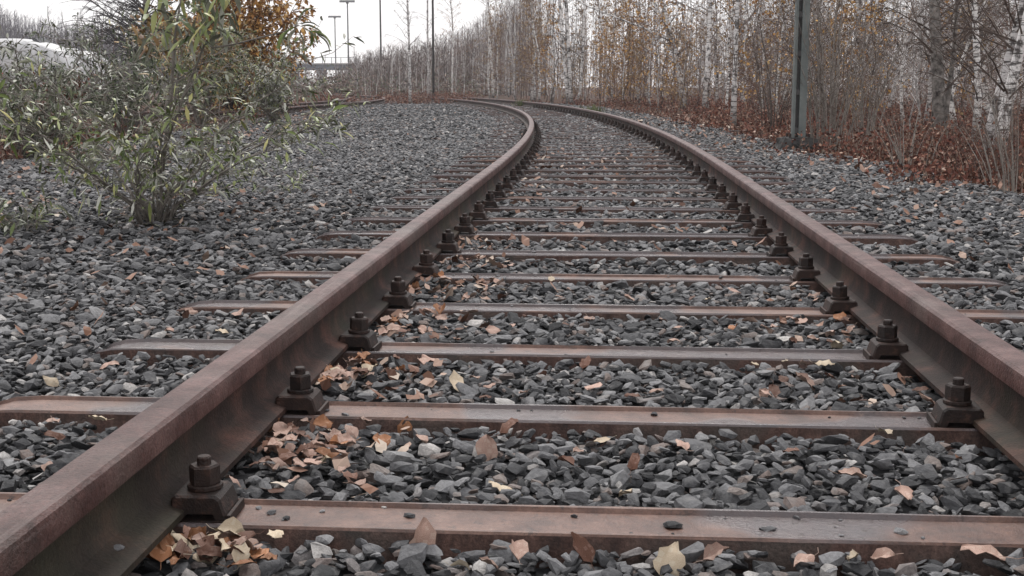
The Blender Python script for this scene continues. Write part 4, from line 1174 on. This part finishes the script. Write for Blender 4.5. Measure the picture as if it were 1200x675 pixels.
def plain_pole(px, D, w, H, label):
    v = atd(px, 100, D); t = thing('line_pole', label, 'pole', (v.x, v.y, -.06), YAW)
    m_ = MB(); m_.tube([(0, 0, -.2), (0, 0, H*.5), (0, 0, H)], [w*.6, w*.5, w*.4], 8); m_.build('pole', M_DARKPOLE, t, True)
    m_ = MB(); m_.box((-.9, -.05, H-.5), (.9, .05, H-.38)); m_.build('crossarm', M_DARKPOLE, t)
    for sx in (-.8, 0, .8):
        m_ = MB(); m_.tube([(sx, 0, H-.378), (sx, 0, H-.2)], [.05, .03], 6); m_.build('insulator', M_POLE, t)
plain_pole(447, 110, .16, 11, 'dark pole rising into the open sky beside the lamp masts')
plain_pole(508, 62, .115, 8, 'dark line pole standing behind the lone slim birch')
v = atd(386, 100, 210)
br_ = thing('bridge', 'low blue-grey road bridge on piers crossing far behind the scrub', 'bridge', (v.x, v.y, -.06), YAW)
Z0 = CAM_Z+(100-82)/F_PX*210; Z1 = CAM_Z+(100-76)/F_PX*210
m_ = MB(); m_.box((-16, -3, Z0), (4.6, 3, Z1)); m_.build('deck', M_BRIDGE, br_)
m_ = MB(); m_.box((-16, -3.2, Z1+.002), (4.6, 3.2, Z1+.22)); m_.build('kerb', M_BRIDGECON, br_)
for k in range(14):
    m_ = MB(); x = -15.6+k*1.5; m_.box((x-.05, -3.1, Z1+.222), (x+.05, -3.0, Z1+1.1)); m_.build('railing_post', M_BRIDGE, br_)
m_ = MB(); m_.box((-15.9, -3.13, Z1+1.102), (4.5, -2.97, Z1+1.18)); m_.build('handrail', M_BRIDGE, br_)
for x in (-12.5, -1.2, 4.0):
    m_ = MB(); m_.box((x-.5, -2.6, -.2), (x+.5, 2.6, Z0-.002)); m_.build('pier', M_BRIDGECON, br_)
# parked white train: rounded nose, dark windscreen, red stripe
def train(px, top, D, length, label, rz, scale=1.0):
    v = atd(px, 100, D); H = (CAM_Z+(100-top)/F_PX*D)
    t = thing('train', label, 'train', (v.x, v.y, 0), rz)
    st = []; N_ = 26
    for i in range(N_):
        q = i/(N_-1); x = -q*length
        k = min(1, (q*length/5.2)) ; g_ = math.sqrt(max(0, 1-(1-k)**2.4)) if k < 1 else 1
        st.append((x, max(.03, g_)))
    body = MB(); n = 16
    for (x, g_) in st:
        w, hh = 1.45*(.35+.65*g_), (H-.55)*(.28+.72*g_)
        for j in range(n):
            a = 2*math.pi*j/n; cx_, cz_ = math.cos(a), math.sin(a)
            sx = math.copysign(abs(cx_)**.55, cx_); sz = math.copysign(abs(cz_)**.6, cz_)
            body.v.append((x, sx*w, .55+hh*.5+sz*hh*.5))
    for i in range(N_-1):
        for j in range(n):
            body.f.append((i*n+j, i*n+(j+1) % n, (i+1)*n+(j+1) % n, (i+1)*n+j)); body.m.append(0)
    body.f.append(tuple(reversed(range(n)))); body.f.append(tuple((N_-1)*n+j for j in range(n))); body.m += [0, 0]
    body.build('body', M_WHITE, t, True)
    for sy in (-1, 1):
        m_ = MB(); m_.box((-length, sy*1.452-.012, 1.25), (-4.6, sy*1.452+.012, 1.5)); m_.build('stripe', M_REDP, t)
        m_ = MB(); m_.box((-length, sy*1.450-.012, 2.0), (-6.2, sy*1.450+.012, 2.75)); m_.build('window_band', M_GLASS, t)
    m_ = MB(); m_.add([(-1.7, -.62, H*.70), (-1.7, .62, H*.70), (-3.1, .5, H*.975), (-3.1, -.5, H*.975), (-1.45, -.62, H*.70), (-1.45, .62, H*.70), (-2.85, .5, H*1.0), (-2.85, -.5, H*1.0)],
                   [(4, 5, 6, 7), (0, 1, 5, 4), (3, 2, 6, 7), (0, 3, 7, 4), (1, 2, 6, 5)]); m_.build('windscreen', M_GLASS, t)
    for x in (-3.6, -6.2, -length+6, -length+3.4):
        for sy in (-.75, .75):
            m_ = MB(); m_.tube([(x, sy-.07, .46), (x, sy+.07, .46)], [.46, .46], 14); m_.build('wheel', M_IRON, t)
train(96, 45, 78, 24, 'white streamlined train with red stripe parked behind the bushes', R(-14))
train(127, 56, 104, 22, 'second white train nose standing farther back behind the bushes', R(-30))
c = at(395, 107.5); cab = thing('trackside_cabinet', 'small black trackside cabinet in the far scrub', 'cabinet', (c.x*.62, c.y*.62, -.06), YAW)
m_ = MB(); m_.box((-.22, -.15, 0), (.22, .15, .52)); m_.build('body', M_CABINET, cab)
m_ = MB(); m_.box((-.26, -.19, .522), (.26, .19, .56)); m_.build('lid', M_CABINET, cab)
m_ = MB(); m_.box((-.19, -.165, .04), (.19, -.152, .48)); m_.build('door', M_CABINET, cab)

# ------------------------------------------------------------------ damp autumn air
hz = MB(); hz.box((-480, -110, -1.3), (480, 560, 24))
hm = bpy.data.materials.new('haze'); hm.use_nodes = True; hn = hm.node_tree.nodes; hn.clear()
ho = hn.new('ShaderNodeOutputMaterial'); hv = hn.new('ShaderNodeVolumePrincipled')
hv.inputs['Color'].default_value = (.93, .95, 1, 1); hv.inputs['Density'].default_value = .0007; hv.inputs['Anisotropy'].default_value = .2
hm.node_tree.links.new(hv.outputs[0], ho.inputs['Volume'])
tag(hz.build('haze', hm), 'thin pale autumn haze over the whole place', kind='stuff')
